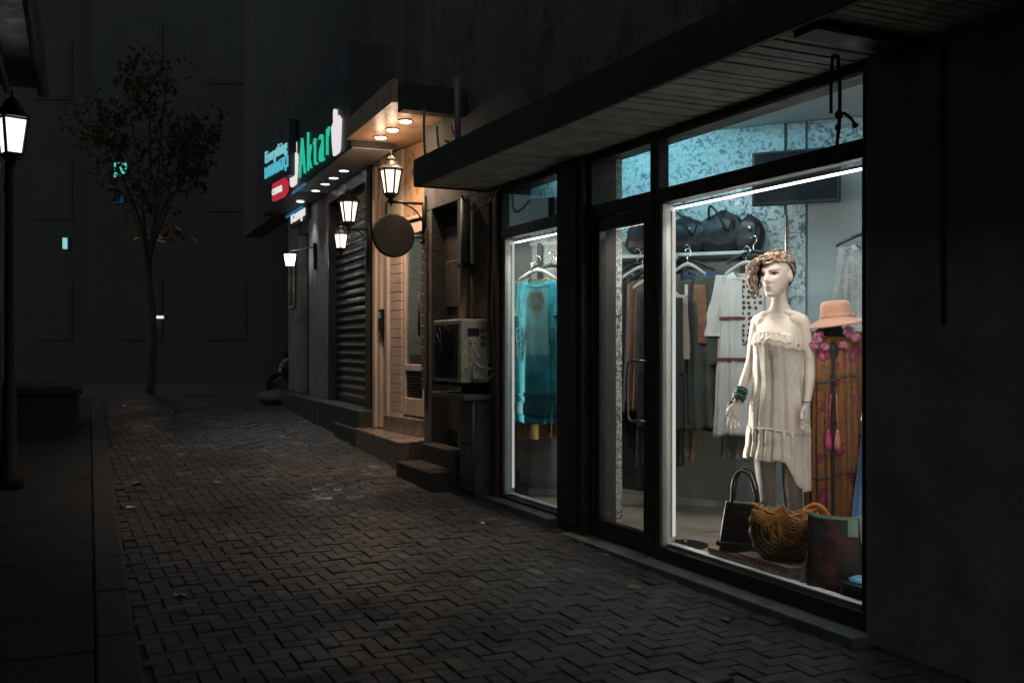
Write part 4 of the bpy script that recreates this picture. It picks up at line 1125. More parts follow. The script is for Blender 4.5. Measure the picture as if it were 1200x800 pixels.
def lace(name, col, dark, scale=95, bigs=16, amt=.55):
    t = NT(name); v = t.voro(scale, feature='DISTANCE_TO_EDGE'); n = t.noise(9, 4)
    k = t.ramp(v, [(.05, 0.0), (.22, 1.0)])
    big = t.voro(bigs, out="Distance"); k2 = t.ramp(big, [(.25, .0), (.4, 1.0)])
    c = t.mix(t.math('MULTIPLY', k, t.math('MULTIPLY', k2, amt)), col, dark)
    c = t.mix(t.ramp(n, [(.35, 0.0), (.75, .25)]), c, dark)
    b = t.bump(v, .55, .004); b = t.bump(big, .2, .008, b)
    t.principled(Base_Color=c, Roughness=.85, Sheen_Weight=.2, Normal=b); return t.m
M_['turq'] = fabric("turquoise_chiffon", (.012, .215, .265), .3, rough=.85, sheen=.0, col2=(.016, .27, .33))
M_['turq_trim'] = lace("dark_turquoise_embroidery", (.01, .09, .11), (.02, .2, .24), 120)
M_['mustard'] = fabric("mustard_cotton", (.36, .22, .07), .25)
M_['black_cloth'] = fabric("black_cloth", (.018, .018, .020), .25)
M_['navy_cloth'] = fabric("navy_cloth", (.022, .03, .045), .25)
M_['rust_cloth'] = fabric("rust_brown_cloth", (.20, .095, .06), .3)
M_['char_cloth'] = fabric("charcoal_cloth", (.045, .05, .05), .3)
M_['olive_cloth'] = fabric("dark_olive_linen", (.075, .085, .072), .3)
M_['patch_cloth'] = fabric("brown_suede_patch", (.26, .13, .075), .35, crease=14)
M_['beige_cloth'] = fabric("beige_cloth", (.45, .34, .27), .2)
M_['white_cloth'] = fabric("white_cotton", (.68, .68, .66), .1)
M_['maroon_trim'] = fabric("maroon_band", (.16, .05, .05), .3)
M_['dots'] = dotted("white_cloth_with_dark_dots", (.60, .58, .55), (.05, .045, .045))
M_['lace_grey'] = lace("grey_lace", (.34, .34, .33), (.10, .10, .10), 70)
M_['dress_lace'] = lace("cream_lace", (.86, .77, .68), (.66, .54, .45), 60, 22, .55)
M_['dress_frill'] = fabric("cream_frill", (.78, .67, .57), .12, bump=.5)
M_['kaftan'] = floral("brown_floral_kaftan", (.29, .125, .045), (.30, .035, .10), (.55, .20, .27), 11, .42)
M_['blue_dress'] = fabric("deep_blue_cloth", (.012, .075, .20), .3)
M_['pink_trim'] = floral("pink_beaded_trim", (.35, .03, .13), (.75, .45, .45), (.85, .75, .7), 45, .35)
M_['felt'] = fabric("salmon_felt", (.62, .32, .22), .08, rough=.9, sheen=.4)
M_['felt_band'] = fabric("salmon_ribbon", (.55, .30, .19), .1)

def garment(name, base, yaw, label, cat, m, L=1.0, sw=.19, bw=.2, hw=.22, dep=.05, hemdep=.07, neck=.075, drop=.06, folds=9, amp=.012, seed=0, hemw=.02, sleeve=None, smat=None, group=None, trims=(), slit=None, lift=None):
    """base = the middle of the neck; the front looks along local -y"""
    rg = random.Random(seed); G = thing(name, base, label, cat, group, rz=yaw)
    MW = world_of(G)
    N = 112; ph = [rg.uniform(0, 6.28) for _ in range(6)]
    def ring(q, v):
        if v is None:
            a = neck + (sw - neck) * q; bb = lerp(.045, dep * .75, q); z0 = -.055 * q ** 1.15
        else:
            a = lerp(sw, bw, ss(0, .22, v)) if v < .22 else lerp(bw, hw, (v - .22) / .78)
            bb = lerp(dep * .75, dep, ss(0, .15, v)); bb = lerp(bb, hemdep, v); z0 = -.055 - v * (L - .055)
        out = []
        for k in range(N):
            th = 2 * math.pi * k / N; c, s_ = math.cos(th), math.sin(th)
            x = a * math.copysign(abs(c) ** .75, c); y = bb * math.copysign(abs(s_) ** .9, s_); z = z0
            if v is None:
                z -= drop * max(0, -s_) ** 2 * (1 - q) ** 2 + .012 * max(0, s_) * (1 - q)
                # cloth sags between neck and shoulder
                z -= .012 * math.sin(q * math.pi) * abs(s_)
            else:
                e = v ** .75
                f = 1.5 * amp * e * (math.sin(folds * th + ph[0] + .9 * math.sin(2.2 * v + ph[1])) + .55 * math.sin((folds * 1.7 // 1) * th + ph[2] - 1.4 * v) + .3 * math.sin((folds * 2.9 // 1) * th + ph[3]))
                f += .006 * noise.noise(Vector((x * 7 + seed, z * 5, s_ * 2))) * (.4 + e)
                n_ = Vector((c / max(a, .05), s_ / max(bb, .03), 0)).normalized()
                x += n_.x * f * .6; y += n_.y * f
                x += .012 * noise.noise(Vector((z * 2.2, seed * 1.7, 3))) * e
                if v > .75: z += hemw * (v - .75) * 4 * (math.sin(3 * th + ph[4]) * .5 + .5 * noise.noise(Vector((math.cos(th) * 2, math.sin(th) * 2, seed + 5))))
                if lift and v > .5: z += lift * (v - .5) * 2 * (-c)
            out.append(Vector((x, y, z)))
        return out
    rings = [ring(q / 7, None) for q in range(8)] + [ring(1, v / 46) for v in range(1, 47)]
    b = MB(); b.loft(rings, False, False, MW)
    body = b.build("body", m, G, smooth=True, solid=.003)
    if sleeve:
        ls, r0, r1, out_ = sleeve
        for sx in (-1, 1):
            p0 = Vector((sx * (sw - r0 * .55), 0, -.055)); p1 = p0 + Vector((sx * out_ * .35, -.005, -ls * .35)); p2 = p0 + Vector((sx * out_ * .8, -.012, -ls * .7)); p3 = p0 + Vector((sx * out_, -.02, -ls))
            pts = catmull([p0 + Vector((0, 0, .03)), p1, p2, p3], 9); rr = []
            for i, p in enumerate(pts):
                v = i / (len(pts) - 1); r = lerp(r0, r1, v); up_ = []
                for k in range(28):
                    th = 2 * math.pi * k / 28
                    f = 1 + .10 * v * math.sin(5 * th + ph[0] + 3 * v) + .10 * noise.noise(Vector((th, v * 6, seed + sx)))
                    up_.append(p + Vector((r * math.cos(th) * f, min(dep, r) * .8 * math.sin(th) * f, 0)))
                rr.append(up_)
            sb = MB(); sb.loft(rr, True, False, MW); sb.build("sleeve", smat or m, G, smooth=True)
    for (z0, z1, tm, nm) in trims:      # bands lying on the cloth
        tb = MB()
        i0 = max(1, int((-z0 - .055) / (L - .055) * 46)); i1 = max(i0 + 1, int((-z1 - .055) / (L - .055) * 46))
        rr = []
        for i in range(i0, i1 + 1):
            rg_ = ring(1, i / 46); cen = sum(rg_, Vector()) / N
            rr.append([p + Vector(((p.x) * .012 + math.copysign(.006, p.x), math.copysign(.012, p.y), 0)) for p in rg_])
        tb.loft(rr, False, False, MW); tb.build(nm, tm, G, smooth=True)
    return G

def hanger(p, yaw, m, label, w=.20, hook=.13, group="clothes hangers", tilt=0):
    H = thing("clothes_hanger", p, label, "hanger", group, rz=yaw); MW = world_of(H)
    b = MB()
    pts = []
    for sx in (-1, 1):
        P_ = catmull([Vector((0, 0, .035)), Vector((sx * w * .3, 0, .022)), Vector((sx * w * .75, 0, -.018)), Vector((sx * w, 0, -.045))], 5)
        rings = []
        for i, q in enumerate(P_):
            h = lerp(.016, .011, i / (len(P_) - 1)); rings.append([q + Vector((0, .009 * math.cos(a * math.pi / 4), h * math.sin(a * math.pi / 4))) for a in range(8)])
        b.loft(rings, True, True, MW)
    b.build("shoulder_bar", m, H, smooth=True)
    c = MB(); c.tube(catmull([Vector((0, 0, .03)), Vector((0, 0, hook * .6)), Vector((.022, 0, hook * .8)), Vector((.018, 0, hook * 1.05)), Vector((-.006, 0, hook * 1.12)), Vector((-.022, 0, hook * .98))], 5), .0032, 7, MW)
    c.build("hook", M_['chrome'], H, smooth=True); return H
M_['hanger_black'] = mat("black_plastic_hanger", (.02, .02, .02), .3, bump=.02)
M_['hanger_white'] = mat("white_plastic_hanger", (.55, .57, .57), .35, bump=.02)
M_['hanger_wood'] = mat("brown_hanger", (.16, .09, .05), .4)

def arm_rail(name, a, label, z1, ln, aim, drop=.12, zlo=.35, pegs=7, grp="wall arms for hanging clothes"):
    """black upright fixed to the back wall with a sloping arm and chrome pegs"""
    P = wl_(a, .06); A = thing(name, wl_(a, .03, zlo), label, "display arm", grp)
    b = MB(); b.box(a - .02, a + .02, .004, .04, zlo, z1 + .18, WM); b.build("upright", M_['black_metal'], A, bevel=.004)
    s_ = wl_(a, .04, z1); e = s_ + Vector(aim).normalized() * ln - Vector((0, 0, drop))
    b = MB(); b.tube([s_, e], .011, 8); b.build("arm", M_['black_metal'], A, smooth=True)
    b = MB()
    for k in range(pegs):
        q = s_.lerp(e, .35 + .65 * k / (pegs - 1)); b.tube([q, q + Vector((0, 0, .035))], .004, 6); b.ellipsoid(q + Vector((0, 0, .038)), (.009, .009, .009), 8, 6)
    b.build("peg", M_['chrome'], A, smooth=True); return s_, e
def place(u, v, y): return at(u, v, y)
WY = -math.atan2(.409, .912)              # yaw that squares a garment with the back wall

# narrow window: turquoise dress with a mustard one behind
arm_rail("garment_rail", -1.19, "black wall arm with chrome pegs in the narrow window", 1.99, .22, (-.30, -.9, 0), .05, .55)
garment("mustard_dress", at(630, 325, 8.10), WY, "mustard dress hanging behind the turquoise one with its ruffled hem showing below", "dress", M_['mustard'], L=1.30, sw=.205, bw=.21, hw=.20, folds=8, amp=.016, seed=3, hemw=.03, sleeve=(.5, .06, .045, .03), dep=.035, hemdep=.055)
hanger(at(646, 316, 8.07), WY + .25, M_['hanger_black'], "black hanger behind the white one in the narrow window", .19)
garment("turquoise_dress", at(630.5, 327, 7.98), WY * .9, "sheer turquoise embroidered dress hanging in the narrow left window", "dress", M_['turq'], L=1.15, sw=.195, bw=.200, hw=.212, neck=.088, drop=.07, folds=7, amp=.010, seed=1, sleeve=(.24, .055, .06, .015), dep=.045, hemdep=.055,
        trims=((-1.0, -1.09, M_['turq_trim'], "hem_band"), (-.93, -.955, M_['turq_trim'], "hem_band")))
hanger(at(630, 321, 7.98), WY * .9, M_['hanger_white'], "white hanger carrying the turquoise dress", .165)
gd = [o for o in COL.objects if o.name == "turquoise_dress"][0]; MW = world_of(gd)
def yoke(name, m, fn, parent, MW, nu=24, nv=16, off=-.006, dep=.045, a=.2):
    b = MB(); vs = []
    for j in range(nv + 1):
        for i in range(nu + 1):
            x, z = fn(i / nu, j / nv); y = -dep * max(.05, 1 - (abs(x) / a) ** 2.6) ** .5 + off
            vs.append((x, y, z))
    fs = [(j * (nu + 1) + i, j * (nu + 1) + i + 1, (j + 1) * (nu + 1) + i + 1, (j + 1) * (nu + 1) + i) for j in range(nv) for i in range(nu)]
    b.add(vs, fs, MW); return b.build(name, m, parent, smooth=True, solid=.003)
yoke("embroidered_yoke", M_['turq_trim'], lambda u, v: ((u - .5) * .12 * (1 - .55 * v), -.10 - .15 * v), gd, MW)
b = MB()
for k in range(3):
    b.tube([MW @ Vector(((.035 + .016 * k) * math.cos(a * .3927), -.060, -.175 + (.040 + .02 * k) * math.sin(a * .3927))) for a in range(17)], .0035, 5)
b.build("medallion", M_['black_cloth'], gd, smooth=True)
b = MB()
for sx in (-1, 1):
    for k in range(5): b.tube([MW @ Vector((sx * (.135 + .03 * math.cos(a * .3927) * (1 - .1 * k)), -.058 + .002 * k, -.42 - .05 * k + .03 * math.sin(a * .3927))) for a in range(17)], .004, 5)
b.build("pocket_embroidery", M_['turq_trim'], gd, smooth=True)

# behind the glass door
arm_rail("garment_rail", -.36, "black wall arm crowded with hooks behind the glass door", 2.02, .55, (.30, -.72, 0), .17, .9, 9)
DW = -.30
cl = "clothes hanging behind the glass door"
garment("black_dress", at(750, 322, 7.58), DW, "long black dress hanging deepest behind the glass door", "dress", M_['black_cloth'], L=1.62, sw=.18, bw=.175, hw=.19, seed=11, sleeve=(.55, .055, .045, .01), group=cl, amp=.016)
garment("navy_blouse", at(755, 326, 7.48), DW, "navy blouse hanging second behind the glass door", "blouse", M_['navy_cloth'], L=1.0, sw=.175, bw=.175, hw=.19, seed=12, sleeve=(.5, .05, .04, .01), group=cl)
garment("rust_shirt", at(763, 326, 7.36), DW, "rust brown long sleeved shirt hanging behind the glass door", "shirt", M_['rust_cloth'], L=.98, sw=.155, bw=.16, hw=.17, seed=13, sleeve=(.86, .05, .036, .02), group=cl)
garment("charcoal_tunic", at(773, 338, 7.20), DW, "charcoal tunic hanging nearest the door handle", "tunic", M_['char_cloth'], L=1.28, sw=.15, bw=.155, hw=.17, seed=14, sleeve=(.45, .05, .045, .01), group=cl)
garment("beige_cardigan", at(780, 342, 7.08), DW, "beige edged dark cardigan hanging right behind the door stile", "cardigan", M_['beige_cloth'], L=.86, sw=.135, bw=.14, hw=.10, seed=15, sleeve=(.42, .045, .04, .02), group=cl)
garment("black_jacket", at(775, 345, 6.98), DW, "black jacket in front of the beige cardigan behind the door stile", "jacket", M_['black_cloth'], L=.95, sw=.13, bw=.14, hw=.16, seed=16, sleeve=(.5, .045, .04, .01), group=cl)
for i, (u, v, y) in enumerate(((738, 312, 7.56), (744, 316, 7.46), (750, 321, 7.34), (757, 328, 7.18))):
    hanger(at(u + 9, v + 2, y), DW, (M_['hanger_black'], M_['hanger_white'])[i == 1 or i == 3], ["black hanger deepest on the arm behind the glass door", "white hanger second on the arm behind the glass door", "black hanger third on the arm behind the glass door", "white hanger nearest on the arm behind the glass door"][i], .15)

# middle of the big window
arm_rail("garment_rail", -.02, "black wall arm above the dark olive jacket", 2.03, .36, (-.18, -.9, 0), .08, .48)
cm = "clothes hanging on the middle arm of the big window"
garment("brown_coat", at(822, 320, 7.45), WY, "long brown and black coat hanging behind the olive jacket", "coat", M_['black_cloth'], L=1.17, sw=.175, bw=.19, hw=.20, seed=21, sleeve=(.62, .055, .045, .01), smat=M_['patch_cloth'], group=cm, amp=.015)
garment("teal_shirt", at(818, 318, 7.38), WY, "teal shirt edge between the olive jacket and the coat", "shirt", M_['blue_dress'], L=.85, sw=.165, bw=.17, hw=.17, seed=25, group=cm)
garment("beige_dress", at(806, 322, 7.33), WY, "pale beige dress whose long hem hangs below the olive jacket", "dress", M_['beige_cloth'], L=1.34, sw=.14, bw=.13, hw=.07, seed=22, group=cm, hemw=.06, folds=6)
oj = garment("olive_jacket", at(807, 320, 7.20), WY, "dark olive open linen jacket on the middle wall arm", "jacket", M_['olive_cloth'], L=1.12, sw=.185, bw=.185, hw=.20, neck=.06, drop=.14, seed=23, sleeve=(.60, .06, .055, .015), group=cm, folds=8, amp=.018, dep=.06, hemdep=.08)
MW = world_of(oj)
yoke("brown_panel", M_['patch_cloth'], lambda u, v: (.055 + .085 * u + .01 * v, -.09 - .42 * v), oj, MW, off=-.014, dep=.06, a=.2)
b = MB()
for sx in (-1, 1): b.tube(catmull([MW @ Vector((sx * .05, -.05, -.03)), MW @ Vector((sx * .022, -.075, -.2)), MW @ Vector((sx * .018, -.088, -.6)), MW @ Vector((sx * .03, -.10, -1.08))], 6), .007, 6)
b.build("front_edge", M_['char_cloth'], oj, smooth=True)
b = MB(); b.box(-.012, .012, -.068, -.064, -.18, -.085, MW); b.build("price_tag", M_['paper'], oj)
hanger(at(805, 310, 7.45), WY, M_['hanger_black'], "wide black hanger behind the olive jacket", .205)
hanger(at(806, 315, 7.20), WY, M_['hanger_white'], "pale hanger holding the dark olive jacket", .13)
# white tunic
arm_rail("garment_rail", .47, "black wall arm above the white tunic with dark dots", 2.03, .36, (-.18, -.9, 0), .08, .9)
garment("grey_skirt", at(866, 330, 7.16), WY, "pale grey cloth edge hanging below the hem of the white tunic", "dress", M_['lace_grey'], L=1.28, sw=.13, bw=.13, hw=.12, seed=30, amp=.014)
wt = garment("white_tunic", at(872, 318, 7.02), WY, "white tunic with maroon bands and dark dotted yoke on the right hand wall arm", "tunic", M_['white_cloth'], L=1.16, sw=.18, bw=.17, hw=.20, neck=.07, seed=31, sleeve=(.40, .05, .075, .075), folds=10, amp=.016, dep=.05, hemdep=.085,
             trims=((-.335, -.36, M_['maroon_trim'], "waist_band"), (-.62, -.65, M_['maroon_trim'], "waist_band")))
yoke("dotted_yoke", M_['dots'], lambda u, v: (.0 + .15 * u, -.06 - .46 * v + .04 * u), wt, world_of(wt), off=-.016, dep=.05, a=.19)
hanger(at(883, 300, 7.10), WY, M_['hanger_black'], "wide black hanger behind the white tunic", .19)
hanger(at(875, 313, 7.02), WY, M_['hanger_white'], "white hanger holding the white tunic", .15)
# lace blouse at the right
arm_rail("garment_rail", 1.32, "black wall arm above the grey lace blouse", 2.02, .45, (-.2, -.9, 0), .06, .9)
lb_ = garment("lace_blouse", at(1016, 285, 6.72), WY, "grey lace blouse on a black hanger at the far right", "blouse", M_['lace_grey'], L=.95, sw=.165, bw=.18, hw=.2, seed=33, sleeve=(.5, .055, .05, .05))
hanger(at(1016, 279, 6.72), WY, M_['hanger_black'], "black hanger holding the grey lace blouse", .20)

# shelf bags, screen
M_['patent'] = mat("black_patent_leather", (.007, .007, .008), .45, var=.3, vs=8, bump=.25, bs=22)
M_['dark_leather'] = mat("dark_brown_leather", (.014, .011, .010), .5, var=.3, vs=7, bump=.2, bs=60)
def lump_bag(name, a, z, w, d, h, m, label, seed, handle=True, group=None):
    p = wl_(a, .16, z); Bg = thing(name, p, label, "bag", group)
    rings = []
    for i in range(15):
        q = i / 14; r = (1 - (2 * abs(q - .42)) ** 3 * .55) * (1 if q < .9 else .8)
        ring = []
        for k in range(40):
            th = 2 * math.pi * k / 40; c, s_ = math.cos(th), math.sin(th)
            f = 1 + .10 * noise.noise(Vector((c * 2 + seed, s_ * 2, q * 3))) + .03 * math.sin(9 * th + 5 * q)
            ring.append(WM @ Vector((a + w / 2 * r * math.copysign(abs(c) ** .6, c) * f, .16 + d / 2 * r * (1 - .45 * q) * math.copysign(abs(s_) ** .7, s_) * f, z + .003 + h * q * (1 + .07 * noise.noise(Vector((c * 1.5, seed, q)))))))
        rings.append(ring)
    b = MB(); b.loft(rings); b.build("body", m, Bg, smooth=True)
    if handle:
        b = MB(); b.tube(catmull([WM @ Vector((a - w * .25, .22, z + h * .8)), WM @ Vector((a - w * .2, .26, z + h * 1.1)), WM @ Vector((a, .30, z + h * .9)), WM @ Vector((a + w * .18, .29, z + h * .5)), WM @ Vector((a + w * .25, .25, z + h * .75))], 6), .009, 7); b.build("strap", m, Bg, smooth=True)
    b = MB(); b.lathe([(.0, .0), (.016, .002), (.016, .008), (.002, .009)], 14, WM @ Matrix.Translation((a + w * .1, .16 + d * .38, z + h * .62)) @ Matrix.Rotation(R(-90), 4, 'X')); b.build("clasp", M_['steel'], Bg, smooth=True)
    return Bg
gb = "black bags on the wall shelf"
lump_bag("shelf_bag", -.74, 2.021, .30, .22, .26, M_['dark_leather'], "dark brown slouchy bag on the shelf above the glass door", 1, group=gb)
lump_bag("shelf_bag", -.22, 2.021, .36, .24, .30, M_['dark_leather'], "dark slouchy bag at the left end of the shelf part seen in the big window", 2, group=gb)
lump_bag("shelf_bag", .08, 2.021, .34, .26, .28, M_['patent'], "shiny black bag second from the left on the shelf in the big window", 3, group=gb)
lump_bag("shelf_bag", .34, 2.021, .34, .25, .31, M_['patent'], "big shiny black bag right of the middle of the shelf with a hanging strap", 4, group=gb)
lump_bag("shelf_bag", .54, 2.021, .22, .22, .27, M_['dark_leather'], "squarish black bag at the right end of the shelf", 5, False, group=gb)
bb = thing("black_box_bag", at(637, 259, 8.05), "black square bag high in the narrow window under the canopy", "bag")
b = MB(); q = at(637, 259, 8.05); MMb = Matrix.Translation(q) @ Matrix.Rotation(WY, 4, 'Z')
b.box(-.12, .12, -.05, .05, 0, .185, MMb); b.build("body", M_['dark_leather'], bb, bevel=.018)
b = MB(); b.tube(catmull([MMb @ Vector((-.09, -.055, .16)), MMb @ Vector((.02, -.07, .17)), MMb @ Vector((.07, -.07, .10)), MMb @ Vector((.09, -.06, .17))], 6), .006, 6); b.build("strap", M_['patent'], bb, smooth=True)
b = MB(); b.box(-.19, .19, -.08, .12, -.02, -.003, MMb); tag(b.build("glass_shelf", M_['shelf'], origin=q), "small shelf board carrying the black square bag in the narrow window", "shelf")
tvp = at(932, 207, 6.95)
tv = thing("television", tvp, "flat black screen fixed high on the papered wall behind the strip light", "television")
MT = Matrix.Translation(tvp) @ Matrix.Rotation(WY, 4, 'Z')
b = MB(); b.box(-.30, .30, .0, .05, -.19, .19, MT); b.build("casing", M_['black_metal'], tv, bevel=.008)
M_['screen'] = mat("switched_off_screen", (.012, .014, .016), .12, bump=0)
b = MB(); b.box(-.28, .28, -.004, -.001, -.165, .175, MT); b.build("screen", M_['screen'], tv)
b = MB(); b.box(-.1, .1, .051, .40, -.08, .08, MT); b.build("wall_mount", M_['black_metal'], tv)
tg = at(931, 245, 7.25); b = MB(); MMt = Matrix.Translation(tg) @ Matrix.Rotation(WY, 4, 'Z'); b.box(-.015, .015, -.01, .0, -.055, .055, MMt)
tag(b.build("price_card", M_['paper'], origin=tg), "small white card on the metal upright below the screen", "card")
# ------------------------------------------------------------------ mannequins
SKIN = mat("mannequin_skin_paint", (.74, .63, .55), .40, var=.03, bump=.02)
def gauss(x, s): return math.exp(-(x / s) ** 2)
HP = [(-.110, .014, -.080, -.045), (-.100, .030, -.091, -.02), (-.080, .043, -.094, .02), (-.055, .053, -.092, .05), (-.03, .061, -.091, .07), (0, .069, -.092, .085), (.03, .072, -.094, .092), (.06, .069, -.088, .090), (.085, .057, -.070, .075), (.102, .038, -.045, .05), (.110, .012, -.015, .02)]
def face_f(x, z):
    nz = ss(.030, -.024, z) * (1 - ss(-.026, -.040, z))
    f = .025 * nz * gauss(x, lerp(.0065, .0115, ss(.02, -.03, z)))
    f += .006 * gauss(z + .030, .007) * gauss(abs(x) - .011, .006)
    f -= .0105 * gauss(z - .004, .012) * gauss(abs(x) - .031, .016)
    f += .0045 * gauss(z - .022, .009) * gauss(abs(x) - .028, .022)
    f += .0055 * gauss(z + .026, .022) * gauss(abs(x) - .040, .016)
    f += .0075 * gauss(z + .0555, .0058) * gauss(x, .021) + .008 * gauss(z + .068, .0062) * gauss(x, .018)
    f -= .003 * gauss(z + .0615, .0022) * gauss(x, .022) + .004 * gauss(z + .080, .006) * gauss(x, .02)
    f += .007 * gauss(z + .097, .010) * gauss(x, .018)
    return f
def face_y(x, z):
    X, yf, yb = table(HP, z); hd = (yb - yf) / 2
    return (yf + yb) / 2 - hd * math.sqrt(max(0, 1 - min(.999, abs(x) / X) ** 2)) - face_f(x, z)

def body_mesh(MWb, HM):
    b = MB()
    # trunk
    tr = [(.74, .02, .02, 0), (.78, .125, .09, .01), (.84, .168, .112, .012), (.90, .170, .115, .012), (.96, .150, .102, .005), (1.04, .122, .086, 0), (1.10, .128, .09, 0), (1.17, .142, .104, -.004), (1.23, .148, .108, -.004), (1.28, .142, .098, .002), (1.32, .140, .080, .008), (1.355, .122, .064, .012), (1.385, .094, .056, .014), (1.415, .064, .052, .010), (1.445, .049, .048, .004), (1.49, .045, .047, -.006), (1.56, .046, .050, -.012), (1.60, .03, .03, -.01)]
    rings = []
    for z, a, d, cy_ in tr:
        rings.append([(a * math.copysign(abs(math.cos(k * math.pi / 20)) ** .9, math.cos(k * math.pi / 20)), cy_ + d * math.sin(k * math.pi / 20), z) for k in range(40)])
    b.loft(rings, True, True, MWb)
    for sx in (-1, 1):
        b.ellipsoid((sx * .072, -.078, 1.215), (.062, .056, .064), 20, 12, MWb)
        b.ellipsoid((sx * .104, .001, 1.343), (.054, .047, .046), 18, 12, MWb)
        # clavicle and shoulder cap
        b.capsule([(sx * .02, -.022, 1.392), (sx * .09, -.008, 1.378), (sx * .138, .010, 1.342)], [.018, .025, .041], 14, MWb)
    arms = {-1: [(-.142, .010, 1.338), (-.168, .018, 1.23), (-.190, .020, 1.11), (-.212, -.035, 1.00), (-.232, -.085, .895)],
            1: [(.142, .010, 1.338), (.168, .016, 1.23), (.186, .016, 1.10), (.196, -.030, .99), (.198, -.085, .885)]}
    hands = {}
    for sx, pts in arms.items():
        P_ = catmull([Vector(p) for p in pts], 4); n = len(P_)
        rad = [table([(0, .041), (.2, .037), (.45, .031), (.52, .030), (.65, .031), (.85, .024), (1, .020)], i / (n - 1))[0] for i in range(n)]
        b.capsule(P_, rad, 16, MWb)
        w = Vector(pts[-1]); hands[sx] = w
        d = (Vector(pts[-1]) - Vector(pts[-2])).normalized() * .55 + Vector((sx * -.02, -.10 if sx < 0 else -.05, -.5)); d.normalize()
        # palm: plane spanned by d (down) and s (across)
        s_ = Vector((.80, .60, 0)) if sx < 0 else Vector((.35, .93, 0))
        s_ = (s_ - d * s_.dot(d)).normalized(); nn = d.cross(s_).normalized()
        if nn.y > 0: nn = -nn
        pr = []
        for q, wd, th in ((-.02, .020, .019), (.0, .024, .018), (.02, .033, .016), (.05, .040, .015), (.075, .040, .0135), (.09, .036, .011)):
            pr.append([w + d * q + s_ * wd * math.cos(k * math.pi / 10) + nn * th * math.sin(k * math.pi / 10) for k in range(20)])
        b.loft(pr, True, True, MWb)
        for (off_, ln, r_, sp) in ((-.029, .068, .0085, -.14), (-.010, .078, .009, -.04), (.010, .073, .0088, .05), (.028, .058, .0078, .16)):
            k0 = w + d * .080 + s_ * off_; dd = (d + s_ * sp + nn * .04).normalized(); bend = nn * (.30 if sx > 0 else .16)
            k1 = k0 + dd * ln * .45; d2 = (dd + bend).normalized(); k2 = k1 + d2 * ln * .32; d3 = (dd + bend * 2.1).normalized(); k3 = k2 + d3 * ln * .27
            b.capsule([k0 - dd * .015, k0, k1, k2, k3], [r_, r_, r_ * .95, r_ * .88, r_ * .74], 10, MWb)
        side = -1
        k0 = w + d * .022 + s_ * side * .022; dd = (d * .75 + s_ * side * .62 + nn * .25).normalized(); k1 = k0 + dd * .040; d2 = (d * .95 + s_ * side * .25 + nn * .3).normalized(); k2 = k1 + d2 * .026; k3 = k2 + d2 * .018
        b.capsule([k0, k1, k2, k3], [.0125, .0105, .0092, .0078], 10, MWb)
        # legs
        b.capsule([(sx * .085, .01, .84), (sx * .090, .0, .66), (sx * .082, -.005, .47), (sx * .084, .015, .34), (sx * .08, .02, .18), (sx * .078, .02, .06)], [.088, .070, .050, .050, .036, .031], 16, MWb)
        b.capsule([(sx * .078, .03, .03), (sx * .085, -.05, .03), (sx * .095, -.13, .022)], [.03, .032, .022], 12, MWb)
    # head
    rings = []
    zs = [-.110 + .220 * i / 88 for i in range(89)]
    for z in zs:
        X, yf, yb = table(HP, z); y0, hd = (yf + yb) / 2, (yb - yf) / 2; ring = []
        for k in range(112):
            th = 2 * math.pi * k / 112; x = X * math.cos(th); y = y0 + hd * math.sin(th)
            if math.sin(th) < 0: y -= face_f(x, z) * min(1, -math.sin(th) * 2.5)
            ring.append((x, y, z))
        rings.append(ring)
    b.loft(rings, True, True, HM)
    for sx in (-1, 1): b.ellipsoid((sx * .070, .008, -.008), (.010, .018, .030), 12, 8, HM)
    return b, hands

def remeshed(mb, name, m, parent, vox=.0042):
    o = mb.build(name, m, parent)
    r = o.modifiers.new("skin", 'REMESH'); r.mode = 'VOXEL'; r.voxel_size = vox; r.use_smooth_shade = True
    s_ = o.modifiers.new("soft", 'SMOOTH'); s_.factor = .5; s_.iterations = 4
    dg = bpy.context.evaluated_depsgraph_get(); dg.update()
    me = bpy.data.meshes.new_from_object(o.evaluated_get(dg))
    o.modifiers.clear(); old = o.data; o.data = me; bpy.data.meshes.remove(old)
    me.materials.clear(); me.materials.append(m)
    for p in me.polygons: p.use_smooth = True
    return o

MB0 = Vector(((913 - 600) / FPX * 5.65, 5.65, .10))
YAW = R(-34)
man = thing("mannequin", MB0, "pale standing mannequin in a cream lace dress with a patterned headscarf, facing left", "mannequin", rz=YAW)
man.scale = (.925, .94, 1.02)
MW = world_of(man)
HM = Matrix.LocRotScale(man.location, man.rotation_euler, (1.02, 1.02, 1.02)) @ Matrix.Translation((0.0, -.026, 1.598)) @ Matrix.Rotation(R(-14), 4, 'Z') @ Matrix.Rotation(R(4), 4, 'X') @ Matrix.Scale(1.10, 4)
bm_, hands = body_mesh(MW, HM)
bodyo = remeshed(bm_, "body", SKIN, man)
